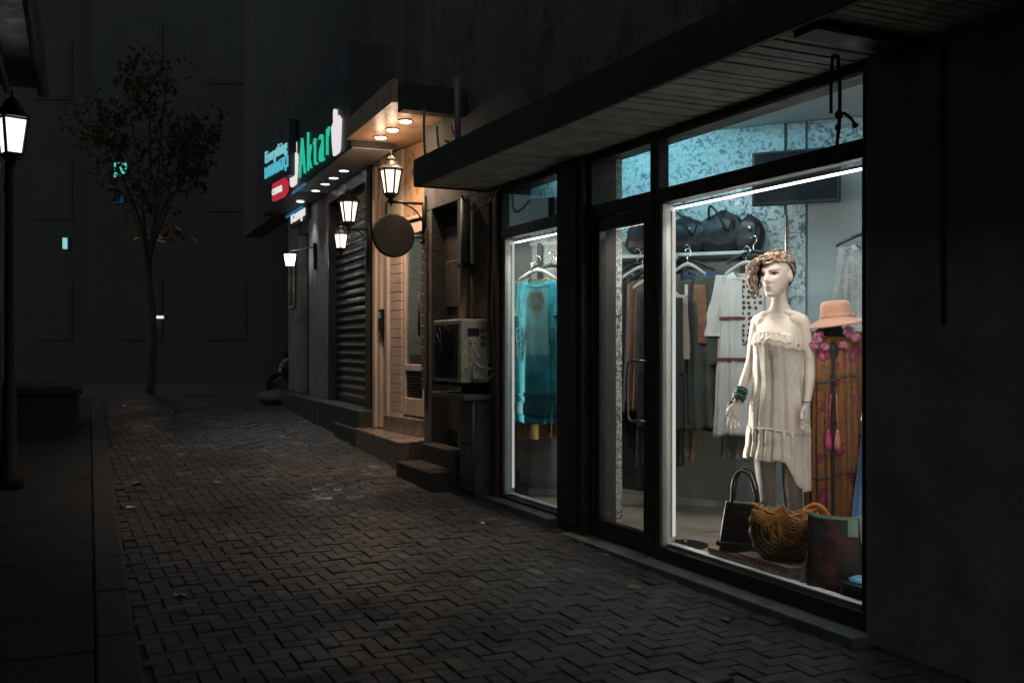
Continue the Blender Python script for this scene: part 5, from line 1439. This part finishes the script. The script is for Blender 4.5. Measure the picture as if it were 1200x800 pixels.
# painted face
def patch(fn, n=14, m=8, off=.0016):
    b = MB(); vs = []
    for j in range(m + 1):
        for i in range(n + 1):
            x, z = fn(i / n, j / m); vs.append((x, face_y(x, z) - off, z))
    return b.add(vs, [(j * (n + 1) + i, j * (n + 1) + i + 1, (j + 1) * (n + 1) + i + 1, (j + 1) * (n + 1) + i) for j in range(m) for i in range(n)], HM)
M_['eye_white'] = mat("painted_eye_white", (.62, .60, .57), .25, bump=0); M_['eye_dark'] = mat("painted_iris", (.03, .025, .02), .2, bump=0)
M_['brow'] = mat("painted_brow", (.13, .08, .055), .6); M_['lips'] = mat("painted_lips", (.45, .17, .15), .35, bump=0); M_['shadow'] = mat("painted_eye_makeup", (.22, .14, .11), .5)
for sx in (-1, 1):
    almond = lambda u, v, sx=sx: (sx * (.0175 + .030 * u), .003 + .0035 * (u - .3) + (v - .5) * .0125 * math.sin(math.pi * min(1, max(0, u * .96 + .02))) ** .7)
    patch(almond).build("eye", M_['eye_white'], man, smooth=True)
    iris = lambda u, v, sx=sx: (sx * .0315 + .0058 * (.05 + .95 * v) * math.cos(u * 6.2832), .0042 + .0058 * (.05 + .95 * v) * math.sin(u * 6.2832))
    patch(iris, 18, 4, .0026).build("iris", M_['eye_dark'], man, smooth=True)
    lash = lambda u, v, sx=sx: (sx * (.0165 + .035 * u), .003 + .0040 * (u - .3) + .0058 * math.sin(math.pi * min(1, u * .93 + .04)) ** .7 + (v - .2) * .0036)
    patch(lash, 14, 3, .003).build("eyelash", M_['eye_dark'], man, smooth=True)
    lid = lambda u, v, sx=sx: (sx * (.017 + .034 * u), .0085 + .0035 * u + .0065 * v * math.sin(math.pi * (u * .9 + .05)))
    patch(lid, 14, 4, .0015).build("eyelid", M_['shadow'], man, smooth=True)
    brow = lambda u, v, sx=sx: (sx * (.014 + .042 * u), .0205 + .007 * math.sin(u * 2.0) + (v - .5) * .0050 * (1 - .6 * u))
    patch(brow, 14, 3, .0018).build("eyebrow", M_['brow'], man, smooth=True)
lipf = lambda u, v: ((u - .5) * .044, -.0615 + (v - .5) * .0215 * (math.sin(math.pi * u) ** .75) * (1 - .12 * gauss(u - .5, .07) * (v > .5)) + .0012 * math.cos((u - .5) * 12))
patch(lipf, 22, 10, .0016).build("lips", M_['lips'], man, smooth=True)

# headscarf wrapped over the crown with a bunched end falling by the cheek
M_['scarf'] = mottled("leopard_headscarf", [(.03, .02, .015), (.14, .065, .04), (.36, .22, .15), (.06, .035, .025), (.34, .32, .29), (.50, .38, .29), (.10, .055, .04)], 75, .8)
b = MB(); rings = []
for j in range(27):
    v = j / 26; ring = []
    for k in range(96):
        th = 2 * math.pi * k / 96; c, s_ = math.cos(th), math.sin(th)
        hz = lerp(.058, -.055, ss(-.55, .9, s_)) + .012 * abs(c) * (1 if s_ < 0 else 0)       # edge height: forehead to nape
        z = lerp(hz, .117, v); X, yf, yb = table(HP, min(z, .1085)); y0, hd = (yf + yb) / 2, (yb - yf) / 2
        fold = .010 + .0075 * noise.noise(Vector((c * 3.2 + s_, s_ * 3.2, v * 5))) + .004 * math.sin(7 * th + 9 * v) + .003 * noise.noise(Vector((c * 9, s_ * 9, v * 12)))
        e = .003 + fold + (.003 if v < .1 else 0)
        ring.append((( X + e) * c, y0 + (hd + e) * s_, z + e * v * .7))
    rings.append(ring)
b.loft(rings, False, True, HM)
rgm = random.Random(6)
def bunch(pts, r, seed):
    P_ = catmull([Vector(p) for p in pts], 7); rr = []
    for i, p in enumerate(P_):
        q = i / (len(P_) - 1); rad = r * (.75 + .5 * math.sin(q * math.pi)) * (1 - .25 * q)
        rr.append([p + Vector((math.cos(a), math.sin(a) * .85, .35 * math.sin(a * 2))) * rad * (1 + .42 * noise.noise(Vector((math.cos(a) * 2.2 + seed, math.sin(a) * 2.2, q * 7))) + .12 * math.sin(6 * a + 8 * q)) for a in [k * 2 * math.pi / 26 for k in range(26)]])
    b.loft(rr, True, True, HM)
bunch([(-.035, -.085, .085), (-.075, -.085, .058), (-.098, -.080, .010), (-.108, -.070, -.040), (-.105, -.06, -.072)], .026, 1)
bunch([(-.03, -.06, .10), (-.085, -.05, .06), (-.120, -.05, .012), (-.135, -.055, -.030)], .024, 2)
bunch([(-.06, -.03, .08), (-.098, -.03, .02), (-.112, -.035, -.045), (-.10, -.04, -.09)], .022, 3)
bunch([(.03, -.06, .095), (-.01, -.09, .080), (-.06, -.085, .062)], .017, 4)
bunch([(.05, .02, .085), (.02, -.055, .105), (-.05, -.06, .085)], .016, 5)
for k in range(13):                     # twisted rolls of cloth running back over the crown
    a0 = -2.75 + 2.35 * k / 12 + rgm.uniform(-.1, .1); pts = []
    for q in range(5):
        el = .62 + q * .19 + rgm.uniform(-.06, .06); az = a0 + q * .16 * (1 if k > 6 else -1) + (q * .28 if k <= 6 else q * .25)
        pts.append((.082 * math.cos(el) * math.cos(az), -.002 + .102 * math.cos(el) * math.sin(az), .118 * math.sin(el)))
    bunch(pts, .0095, k * 1.7)
for k in range(16):                     # curling ends beside the cheek
    x0, y0, z0 = -.070 - .045 * rgm.random(), -.075 + .06 * rgm.random(), .065 - .03 * rgm.random(); ln = rgm.uniform(.08, .16); pz = rgm.uniform(0, 6)
    b.tube([HM @ Vector((x0 - .022 * q / 12 + .009 * math.cos(pz + q * 1.15), y0 + .009 * math.sin(pz + q * 1.15), z0 - ln * q / 12)) for q in range(13)], [.0085 - .0003 * q for q in range(13)], 7)
b.build("headscarf", M_['scarf'], man, smooth=True)

# added leg covers: shade on the legs put into their grey tone
M_['leg_shade_cover'] = fabric("pale_leg_shade", (.34, .30, .27), .2)
b = MB()
for sx in (-1, 1):
    P_ = catmull([(sx * .085, .01, .80), (sx * .090, .0, .66), (sx * .082, -.005, .47), (sx * .084, .015, .34), (sx * .08, .02, .18), (sx * .078, .02, .09)], 5)
    b.tube(P_, [table([(0, .088), (.2, .074), (.45, .055), (.65, .0545), (.85, .041), (1, .037)], i / (len(P_) - 1))[0] for i in range(len(P_))], 20, MW)
b.build("leg_shade_cover", M_['leg_shade_cover'], man, smooth=True)

# strapless lace dress: shift, top frill, hem flounce that drops to the right
DR = [(0, .138, .125, -.012), (.05, .148, .142, -.018), (.14, .146, .130, -.006), (.26, .146, .118, 0), (.42, .170, .132, .008), (.60, .180, .142, .008), (.80, .190, .150, .01)]
def dress_ring(zz, add=0, folds=0, amp=0, drop=None, seed=0, N=120):
    a, d, cy_ = table(DR, zz); out = []
    for k in range(N):
        th = 2 * math.pi * k / N; c, s_ = math.cos(th), math.sin(th)
        f = amp * (math.sin(folds * th + seed + zz * 3) + .5 * math.sin(folds * 1.9 // 1 * th + 2 * seed)) + .006 * noise.noise(Vector((c * 3, s_ * 3, zz * 6 + seed)))
        z = 1.275 - zz - .03 * (c > 0) * c
        if drop: z += drop(th)
        out.append(((a + add + f) * c, cy_ + (d + add + f) * s_, z))
    return out
b = MB(); b.loft([dress_ring(q / 40 * .535, .004, 13, .0085 * (q / 40) ** .8) for q in range(41)], False, False, MW)
dress = b.build("dress", M_['dress_lace'], man, smooth=True, solid=.003)
rr = []
for q in range(11):
    v = q / 10; rr.append(dress_ring(-.008 + .045 * v, .005 + .006 * v, 29, .004 * (1 - .2 * v), lambda th, v=v: -.005 * v * math.sin(17 * th)))
b = MB(); b.loft(rr, False, False, MW); b.build("top_frill", M_['dress_frill'], dress, smooth=True, solid=.002)
rr = []
for q in range(9):
    v = q / 8; rr.append(dress_ring(.036 + .03 * v, .008 + .004 * v, 25, .0035, lambda th, v=v: -.005 * v * math.sin(13 * th + 1), 2))
b = MB(); b.loft(rr, False, False, MW); b.build("bust_lace", M_['dress_frill'], dress, smooth=True, solid=.002)
rr = []
def hemdrop(th, v):
    c, s_ = math.cos(th), math.sin(th)
    side = ss(.35, .85, c)
    return -.13 * v * side + .010 * v * math.sin(5 * th + .6) + .004 * v * math.sin(17 * th)
for q in range(25):
    v = q / 24; rr.append(dress_ring(.525 + .165 * v, .008 + .012 * v + .003 * math.sin(v * 9), 23, .007 + .005 * v, lambda th, v=v: hemdrop(th, v), 1))
b = MB(); b.loft(rr, False, False, MW); b.build("hem_flounce", M_['dress_lace'], dress, smooth=True, solid=.003)
rr = [dress_ring(.518 + .012 * v, .013 + .006 * math.sin(v * math.pi), 21, .004, None, 3) for v in (0, .33, .66, 1)]
b = MB(); b.loft(rr, False, False, MW); b.build("hem_frill", M_['dress_frill'], dress, smooth=True, solid=.002)
# bracelets on the right wrist and a phone sized purse strap in the hand
b = MB(); w = hands[-1]; ax = (Vector((-.212, -.035, 1.0)) - Vector((-.232, -.085, .895))).normalized()
M_['bead_teal'] = mat("teal_beads", (.03, .13, .12), .35, bump=.4, bs=90); M_['bead_dark'] = mat("dark_beads", (.04, .038, .035), .3, .3, bump=.4, bs=90)
def ringlet(c, r, th, mm, nm):
    u_ = ax.orthogonal().normalized(); v_ = ax.cross(u_); b = MB()
    b.tube([MW @ (c + (u_ * math.cos(a * .2618) + v_ * math.sin(a * .2618)) * r * (1 + .04 * math.sin(a))) for a in range(25)], th, 8)
    b.build(nm, mm, man, smooth=True)
for k, (dz, mm) in enumerate(((.012, 'bead_dark'), (.028, 'bead_teal'), (.044, 'bead_dark'), (.060, 'bead_teal'), (.074, 'bead_dark'))): ringlet(w + ax * dz, .034 + .003 * (k % 2), .008, M_[mm], "bracelet")
b = MB(); b.tube(catmull([MW @ (w + Vector((-.03, -.02, .0))), MW @ (w + Vector((-.045, -.03, -.03))), MW @ (w + Vector((-.05, -.03, -.07))), MW @ (w + Vector((-.045, -.025, -.09)))], 5), .012, 8); b.build("beaded_tassel", M_['bead_dark'], man, smooth=True)
b = MB(); w = hands[1]; b.tube([MW @ (w + Vector((.026 * math.cos(a * .2618), .026 * math.sin(a * .2618), .02))) for a in range(25)], .003, 6); b.build("thin_bracelet", M_['bead_dark'], man, smooth=True)

# second mannequin at the right edge: same cast, blue dress
M2B = Vector(((1077 - 600) / FPX * 5.18, 5.18, .10)); 
man2 = thing("mannequin", M2B, "mannequin at the far right edge wearing a deep blue dress with pink beaded trim", "mannequin", rz=YAW)
man2.scale = (.925, .94, 1.02)
b2 = bodyo.copy(); COL.objects.link(b2); b2.parent = man2
MW2 = world_of(man2)
b = MB(); rr = []
for q in range(46):
    v = q / 45; a = lerp(.185, .36, v ** .7) if v > .12 else lerp(.10, .22, v / .12); d = lerp(.13, .22, v) if v > .12 else lerp(.085, .13, v / .12)
    rr.append([(( a + .012 * v * math.sin(13 * th + 2 * v)) * math.cos(th), (d + .016 * v * math.sin(13 * th + 2 * v)) * math.sin(th), 1.405 - 1.15 * v) for th in [k * 2 * math.pi / 110 for k in range(110)]])
b.loft(rr, False, False, MW2); d2_ = b.build("dress", M_['blue_dress'], man2, smooth=True, solid=.003)
for sx in (-1, 1):
    b = MB(); P_ = catmull([Vector(p) for p in ((sx * .12, .01, 1.375), (sx * .165, .018, 1.24), (sx * .19, .02, 1.10), (sx * .207, -.03, 1.0), (sx * (.222 if sx < 0 else .20), -.07, .93))], 6)
    b.loft([[p + Vector((math.cos(a), math.sin(a), 0)) * (.056 + .012 * i / 24) * (1 + .08 * math.sin(5 * a + i * .4)) for a in [k * 2 * math.pi / 28 for k in range(28)]] for i, p in enumerate(P_)], True, False, MW2)
    b.build("sleeve", M_['blue_dress'], d2_, smooth=True)
b = MB(); b.tube(catmull([MW2 @ Vector(p) for p in ((-.03, -.04, 1.46), (-.10, -.05, 1.44), (-.17, -.06, 1.36), (-.20, -.09, 1.24), (-.19, -.13, 1.14))], 6), [.030, .032, .034, .034, .033, .032, .03, .03, .03, .03, .03, .03, .03, .03, .03, .028, .026, .024, .022, .02, .018, .016, .015, .014, .012], 10); b.build("beaded_trim", M_['pink_trim'], d2_, smooth=True)

# brown floral kaftan on a black bust form, hat on top
kb_ = at(976, 403, 5.62); kz0 = .10
bust = thing("display_bust", Vector((kb_.x, kb_.y, kz0)), "black dress form under the brown kaftan and the salmon hat", "dress form")
TB = Matrix.Translation((kb_.x, kb_.y, 0))
b = MB(); b.lathe([(.15, .101), (.15, .115), (.03, .13), (.016, .16), (.016, 1.0)], 24, TB); b.build("stand", M_['black_metal'], bust, smooth=False)
b = MB(); b.lathe([(.10, .82), (.13, .90), (.105, 1.02), (.12, 1.2), (.125, 1.28), (.10, 1.36), (.05, 1.41), (.042, 1.46), (.05, 1.50), (.02, 1.52)], 28, TB); b.build("torso", M_['black_cloth'], bust, smooth=True)
kt = garment("floral_kaftan", Vector((kb_.x, kb_.y, 1.435)), R(-14), "long brown kaftan with pink flowers and tassels beside the mannequin", "kaftan", M_['kaftan'], L=1.16, sw=.135, bw=.14, hw=.145, neck=.065, drop=.10, seed=41, dep=.13, hemdep=.14, folds=19, amp=.019, hemw=.05, sleeve=(.42, .05, .055, .02))
MWk = world_of(kt)
b = MB(); b.tube(catmull([MWk @ Vector((-.005, -.13, -.10)), MWk @ Vector((-.01, -.158, -.35)), MWk @ Vector((-.01, -.165, -.75)), MWk @ Vector((-.01, -.17, -1.1))], 6), .010, 8); b.build("front_placket", M_['black_cloth'], kt, smooth=True)
b = MB()
for zz in (-.29, -.82): b.tube(catmull([MWk @ Vector((x, -.155 * math.sqrt(max(.02, 1 - (x / .15) ** 2)) - .012, zz + .02 * math.sin(x * 20))) for x in (-.13, -.09, -.045, 0, .045, .09, .13)], 4), .0055, 6)
b.build("drawstring", M_['char_cloth'], kt, smooth=True)
M_['pink_tassel'] = fabric("pink_tassel", (.70, .06, .24), .2, crease=40); M_['salmon_tassel'] = fabric("salmon_tassel", (.68, .24, .16), .2, crease=40)
for x, mm, nm in ((-.035, 'pink_tassel', "pink tassel"), (.012, 'salmon_tassel', "salmon tassel")):
    b = MB(); TM = MWk @ Matrix.Translation((x, -.178, -.62))
    b.lathe([(.004, .06), (.010, .045), (.008, .035), (.013, .02), (.017, -.02), (.016, -.05), (.004, -.052)], 12, TM); b.tube([TM @ Vector((0, 0, .05)), TM @ Vector((-x * .4, .01, .25))], .003, 6)
    o = b.build("tassel", M_[mm], kt, smooth=True); o["label"] = nm
# the pink flowers at the shoulders are sewn on
b = MB()
rg = random.Random(12)
for (x, z, s_) in ((-.085, -.055, .034), (-.105, -.10, .028), (.075, -.03, .032), (.11, -.055, .026), (-.05, -.11, .022), (.045, -.10, .022)):
    for k in range(9):
        a = k * .8976; c = MWk @ Vector((x + s_ * (.6 if k < 7 else .1) * math.cos(a), -.125 + .02 * abs(x) / .1 - .012, z + s_ * (.6 if k < 7 else .1) * math.sin(a))); b.ellipsoid(c + Vector((rg.uniform(-1, 1), rg.uniform(-.5, .5), rg.uniform(-1, 1))) * s_ * .12, (s_ * rg.uniform(.4, .6), s_ * .16, s_ * rg.uniform(.3, .55)), 10, 6)
b.build("flower_applique", M_['pink_trim'] if False else fabric("pink_flower_cloth", (.40, .06, .16), .45, crease=45, col2=(.62, .26, .34)), kt, smooth=True)

hp = Vector((kb_.x + .02, kb_.y - .0, 1.475))
hat = thing("felt_hat", hp, "salmon pink felt hat with a ribbon band on top of the dress form", "hat", rz=R(-10))
MH = world_of(hat) @ Matrix.Rotation(R(-4), 4, 'Y')
prof = [(.168, -.022), (.164, -.016), (.140, -.010), (.115, -.003), (.094, .006), (.085, .02), (.082, .05), (.080, .080), (.073, .100), (.055, .108), (.03, .103), (.004, .101)]
rings = []
for r, z in prof:
    ring = []
    for k in range(64):
        th = 2 * math.pi * k / 64; c, s_ = math.cos(th), math.sin(th); br = max(0, (r - .095) / .073)
        ring.append((r * c * (1.0 + .10 * br), r * s_ * 1.12, z + br * (.022 * c * abs(c) * 0 - .012 * abs(s_) + .014 * c)))
    rings.append(ring)
b = MB(); b.loft(rings, False, True, MH); b.build("crown", M_['felt'], hat, smooth=True, solid=.004)
b = MB(); b.lathe([(.0915, .010), (.0880, .022), (.0870, .036)], 64, MH @ Matrix.Scale(1.12, 4, (0, 1, 0)), cap=False); b.build("ribbon_band", M_['felt_band'], hat, smooth=True, solid=.002)
b = MB(); b.ellipsoid((.09, -.035, .022), (.012, .02, .014), 10, 6, MH); b.build("bow", M_['felt_band'], hat, smooth=True)

# ------------------------------------------------------------------ bags and boxes along the glass
def fpt(u, w, z=0):
    return F1.p(F1.tu(u, w), w, z)
def local(p, yaw): return Matrix.Translation(p) @ Matrix.Rotation(yaw, 4, 'Z')
M_['box_tan'] = mat("tan_cardboard", (.24, .15, .10), .7, var=.15); M_['box_pink'] = mat("dusty_pink_box", (.30, .19, .165), .6, var=.12)
FY = math.atan2(F1.d.y, F1.d.x) + math.pi      # local x runs towards the camera along the glass
p = fpt(869, .16, .101); bx_ = thing("display_box", p, "low tan box under the black handbag at the foot of the window", "box", rz=FY)
b = MB(); b.box(-.17, .17, -.10, .12, 0, .085, world_of(bx_)); b.build("base", M_['box_tan'], bx_, bevel=.004)
b = MB(); b.box(-.174, .174, -.104, .124, .06, .0885, world_of(bx_)); b.build("lid", M_['box_tan'], bx_, bevel=.004)
p = fpt(915, .17, .101); bx_ = thing("display_box", p, "dusty pink box with faint lettering under the embroidered bag", "box", rz=FY)
b = MB(); b.box(-.22, .20, -.11, .12, 0, .105, world_of(bx_)); b.build("base", M_['box_pink'], bx_, bevel=.004)
MXb = world_of(bx_); RX = MXb.to_3x3() @ Vector((1, 0, 0))
text_part("lettering", "LEATHER", mat("faded_print", (.45, .36, .33), .6), bx_, MXb @ Vector((-.14, -.1105, .045)), RX, (0, 0, 1), .26, .03, .002)
# black handbag
M_['handbag'] = mat("black_handbag_leather", (.030, .022, .018), .33, var=.35, vs=5, bump=.12, bs=120)
p = fpt(874, .17, .19); hb = thing("handbag", p, "structured black leather handbag with two tall handles on the tan box", "handbag", rz=R(-22)); hb.scale = (1.24, 1.1, 1.12); MX = world_of(hb)
rings = []
for i in range(17):
    q = i / 16; z = .245 * q; a = lerp(.118, .088, q ** 1.2); d = lerp(.062, .030, q); ring = []
    for k in range(48):
        th = 2 * math.pi * k / 48; c, s_ = math.cos(th), math.sin(th)
        bul = 1 + .10 * math.sin(q * math.pi) * abs(s_)
        ring.append((a * math.copysign(abs(c) ** .35, c), d * math.copysign(abs(s_) ** .45, s_) * bul, z))
    rings.append(ring)
b = MB(); b.loft(rings, True, True, MX); b.build("body", M_['handbag'], hb, smooth=True)
for y0, lean in ((-.038, -.02), (.036, .015)):
    b = MB(); b.tube(catmull([MX @ Vector(v) for v in ((-.055, y0, .17), (-.056, y0, .26), (-.045, y0 + lean, .36), (-.01, y0 + lean * 1.3, .405), (.028, y0 + lean, .37), (.05, y0, .27), (.055, y0, .17))], 7), .0085, 8); b.build("handle", M_['handbag'], hb, smooth=True)
b = MB(); b.box(-.124, .124, -.0685, -.058, .035, .05, MX); b.box(-.124, -.113, -.066, .066, .035, .05, MX); b.build("strap", M_['dark_leather'], hb, bevel=.003)
b = MB()
for x in (-.11, .105): b.lathe([(.011, -.006), (.011, .006)], 12, MX @ Matrix.Translation((x, -.072, .042)) @ Matrix.Rotation(R(90), 4, 'X'))
b.build("stud", M_['steel'], hb)
b = MB(); b.box(-.016, .016, -.052, -.046, .165, .20, MX); b.box(.04, .07, -.048, -.042, .165, .20, MX); b.build("handle_tab", M_['handbag'], hb, bevel=.003)
# embroidered bag
def embroid():
    t = NT("embroidered_orange_cloth")
    sep = t.node("ShaderNodeSeparateXYZ", {0: t.tc.outputs["Object"]}).outputs
    x2 = t.math('POWER', t.math('ABSOLUTE', sep[0]), 2.0); zz = t.math('SUBTRACT', sep[2], .20); z2 = t.math('POWER', t.math('ABSOLUTE', zz), 2.0)
    rr_ = t.math('SQRT', t.math('ADD', x2, z2)); rr_ = t.math('ADD', rr_, t.math('MULTIPLY', t.noise(12, 3), .03))
    s_ = t.math('SINE', t.math('MULTIPLY', rr_, 260.0)); n = t.noise(38, 4, .7, None, 1.0)
    c1 = t.ramp(n, [(.36, (.03, .02, .018)), (.45, (.16, .07, .02)), (.52, (.42, .18, .03)), (.58, (.07, .11, .06)), (.64, (.38, .27, .07)), (.7, (.05, .04, .06))])
    c = t.mix(t.ramp(s_, [(.45, 0.0), (.6, .5)]), c1, (.025, .02, .018))
    t.principled(Base_Color=c, Roughness=.75, Normal=t.bump(s_, .5, .006)); return t.m
M_['embroid'] = embroid(); M_['orange_cord'] = fabric("orange_fringe_cord", (.52, .21, .04), .3, crease=30)
p = fpt(921, .17, .208); eb = thing("embroidered_bag", p, "round embroidered bag with orange cords and fringe on the pink box", "bag", rz=R(-20)); MX = world_of(eb)
rings = []
for i in range(19):
    q = i / 18; z = .29 * q
    a = .19 * math.sqrt(max(.06, 1 - ((q - .55) / .72) ** 2)) ; d = .085 * math.sin(math.pi * min(1, .12 + .80 * q)) + .012; ring = []
    for k in range(56):
        th = 2 * math.pi * k / 56; c, s_ = math.cos(th), math.sin(th)
        dip = -.055 * ss(.75, 1, q) * (1 - abs(c) ** 1.5)
        ring.append((a * c * (1 + .03 * math.sin(4 * q * 6 + th)), d * s_ * (1 + .06 * math.sin(q * 22)), z + dip))
    rings.append(ring)
b = MB(); b.loft(rings, True, True, MX); b.build("body", M_['embroid'], eb, smooth=True)
b = MB(); rg = random.Random(4)
def swag(x0, x1, z0, z1, zm, y, k):
    b.tube(catmull([MX @ Vector((x0, y + .02, z0)), MX @ Vector((lerp(x0, x1, .2), y - .012, lerp(z0, zm, .75))), MX @ Vector((lerp(x0, x1, .5), y - .022, zm)), MX @ Vector((lerp(x0, x1, .8), y - .012, lerp(z1, zm, .75))), MX @ Vector((x1, y + .02, z1))], 6), .0052, 6)
for k in range(9): swag(-.05 + .010 * k * .5, .10 + .006 * k, .27 + .004 * k, .285 - .003 * k, .10 + .016 * k, -.088 + .004 * rg.random(), k)
for k in range(5): swag(-.17 + .012 * k, -.03 + .01 * k, .26, .275, .19 + .012 * k, -.072, k)
for k in range(5): swag(.08 + .01 * k, .19 - .004 * k, .275, .20, .16 + .012 * k, -.066, k)
b.tube(catmull([MX @ Vector((.17 * math.cos(a * .2618 + 0), .028 * math.sin(a * .2618) - .01, .285 - .055 * (1 - abs(math.cos(a * .2618)) ** 1.5))) for a in range(25)], 3), .009, 8)
b.build("cord_swag", M_['orange_cord'], eb, smooth=True)
b = MB()
for k in range(26):
    x = -.165 + .33 * k / 25 + rg.uniform(-.004, .004); z0 = .265 - .05 * (1 - (abs(x) / .17) ** 1.5); ln = rg.uniform(.05, .13)
    b.tube([MX @ Vector((x, -.045 - .02 * (1 - abs(x) / .17), z0)), MX @ Vector((x + rg.uniform(-.01, .01), -.085 + .25 * abs(x) ** 1.3 - .012, z0 - ln * .5)), MX @ Vector((x + rg.uniform(-.015, .015), -.094 + .25 * abs(x) ** 1.3 - .012, z0 - ln))], [.004, .0035, .0025], 5)
b.build("fringe", M_['orange_cord'], eb, smooth=True)
b = MB(); b.tube(catmull([MX @ Vector(v) for v in ((.10, 0, .27), (.15, -.02, .30), (.20, -.03, .27), (.235, -.04, .20))], 6), .012, 8); b.build("handle", M_['orange_cord'], eb, smooth=True)
# dark patchwork tote
M_['patchwork'] = mottled("dark_patchwork", [(.008, .007, .007), (.02, .012, .012), (.012, .014, .012), (.06, .016, .018), (.008, .007, .007), (.02, .035, .03)], 20, .8, .5)
M_['green_trim'] = fabric("green_piping", (.07, .12, .09), .3)
p = fpt(978, .17, .101); tt = thing("tote_bag", p, "dark patchwork tote bag with pale green piping right of the embroidered bag", "bag", rz=R(-26)); MX = world_of(tt)
rings = []
for i in range(15):
    q = i / 14; z = .40 * q; a = lerp(.135, .125, q); d = lerp(.075, .02, q); ring = []
    for k in range(48):
        th = 2 * math.pi * k / 48; c, s_ = math.cos(th), math.sin(th); f = 1 + .05 * noise.noise(Vector((c * 2, s_ * 2, q * 3)))
        ring.append((a * math.copysign(abs(c) ** .4, c) * f, d * math.copysign(abs(s_) ** .6, s_) * f, z - .018 * q * (1 - c * c)))
    rings.append(ring)
b = MB(); b.loft(rings, True, False, MX); b.build("body", M_['patchwork'], tt, smooth=True)
b = MB(); b.tube([MX @ Vector(v) for v in rings[-1] + rings[-1][:1]], .006, 7); b.tube(catmull([MX @ Vector(v) for v in ((.125, -.01, .40), (.130, -.02, .33), (.14, -.03, .25), (.16, -.03, .2))], 6), .009, 7); b.build("piping", M_['green_trim'], tt, smooth=True)
b = MB(); b.box(.065, .115, -.036, -.03, .30, .385, MX); b.build("green_patch", M_['green_trim'], tt, bevel=.004)
# grey green velvet pouch leaning by the tote
M_['velvet'] = mottled("grey_green_velvet", [(.06, .075, .065), (.14, .17, .14), (.24, .27, .23), (.10, .12, .10)], 26, .6, .35)
p = fpt(948, .105, .101); pouch = thing("velvet_pouch", p, "small crushed grey green pouch leaning against the tote by the glass", "bag", rz=R(-15)); MX = world_of(pouch) @ Matrix.Rotation(R(10), 4, 'Y')
rings = []
for i in range(13):
    q = i / 12; ring = []
    for k in range(36):
        th = 2 * math.pi * k / 36; c, s_ = math.cos(th), math.sin(th); f = 1 + .10 * noise.noise(Vector((c * 2, s_ * 2, q * 3 + 8)))
        ring.append((lerp(.062, .042, q) * math.copysign(abs(c) ** .5, c) * f, lerp(.035, .014, q) * math.copysign(abs(s_) ** .7, s_) * f, .205 * q))
    rings.append(ring)
b = MB(); b.loft(rings, True, True, MX); b.build("body", M_['velvet'], pouch, smooth=True)
b = MB(); b.tube(catmull([MX @ Vector(v) for v in ((.035, -.02, .17), (.05, -.02, .12), (.045, -.022, .07), (.07, -.02, .05))], 5), .006, 6); b.build("strap", M_['paper'], pouch, smooth=True)
# scarves / jewellery tangle and small table with blue book at the right corner
p = fpt(1003, .30, .101); jt = thing("jewellery_stand", p, "small dark stand hung with thin gold necklaces near the right corner", "jewellery stand")
b = MB(); b.lathe([(.06, 0), (.06, .01), (.008, .02), (.008, .36), (.012, .37)], 16, world_of(jt)); b.tube([world_of(jt) @ Vector((-.09, 0, .36)), world_of(jt) @ Vector((.09, 0, .36))], .006, 7); b.build("post", M_['black_metal'], jt, smooth=False)
M_['gold'] = mat("dull_gold_chain", (.45, .33, .16), .35, .9)
b = MB(); rg = random.Random(2)
for k in range(7):
    x0, x1 = rg.uniform(-.09, 0), rg.uniform(0, .09); zm = rg.uniform(.12, .27); b.tube(catmull([world_of(jt) @ Vector(v) for v in ((x0, -.008, .362), (lerp(x0, x1, .25), -.02, lerp(.36, zm, .8)), ((x0 + x1) / 2, -.022, zm), (lerp(x0, x1, .75), -.02, lerp(.36, zm, .8)), (x1, -.008, .362))], 5), .0028, 5)
b.build("necklace", M_['gold'], jt, smooth=True)
p = fpt(1009, .10, .101); sm = thing("display_stool", p, "little black display stool with scrolled feet at the right corner of the window", "stool", rz=FY); MX = world_of(sm)
b = MB(); b.box(-.11, .08, -.04, .14, .095, .112, MX); b.build("top", M_['black_metal'], sm, bevel=.004)
for x in (-.095, .065):
    for y in (-.03, .12):
        b = MB(); b.tube(catmull([MX @ Vector((x, y, .095)), MX @ Vector((x, y, .05)), MX @ Vector((x + .012, y - .012, .02)), MX @ Vector((x - .006, y - .02, .008))], 4), .006, 7); b.build("leg", M_['iron'], sm, smooth=True)
p2 = MX @ Vector((-.02, .05, .113)); bk = thing("blue_purse", p2, "small flat blue purse with an orange flap on the little black stool", "purse", rz=FY + .3); MX = world_of(bk)
b = MB(); b.box(-.065, .065, -.045, .045, .0, .022, MX); b.build("body", fabric("blue_felt", (.05, .22, .38), .2), bk, bevel=.006)
b = MB(); b.box(-.02, .066, .0, .047, .0225, .034, MX @ Matrix.Rotation(R(-6), 4, 'Y')); b.build("flap", fabric("orange_felt", (.5, .17, .05), .2), bk, bevel=.004)
# round plate on the floor by the door
p = fpt(803, .22, .101); rp_ = thing("floor_plate", p, "round black base plate on the shop floor just inside the big window", "base plate")
b = MB(); b.lathe([(.14, 0), (.14, .006), (.12, .014), (.02, .018)], 40, Matrix.Translation(p)); b.build("disc", M_['black_metal'], rp_, smooth=False)
b = MB(); b.lathe([(.016, .018), (.016, .03), (.006, .032)], 16, Matrix.Translation(p)); b.build("socket", M_['steel'], rp_, smooth=True)
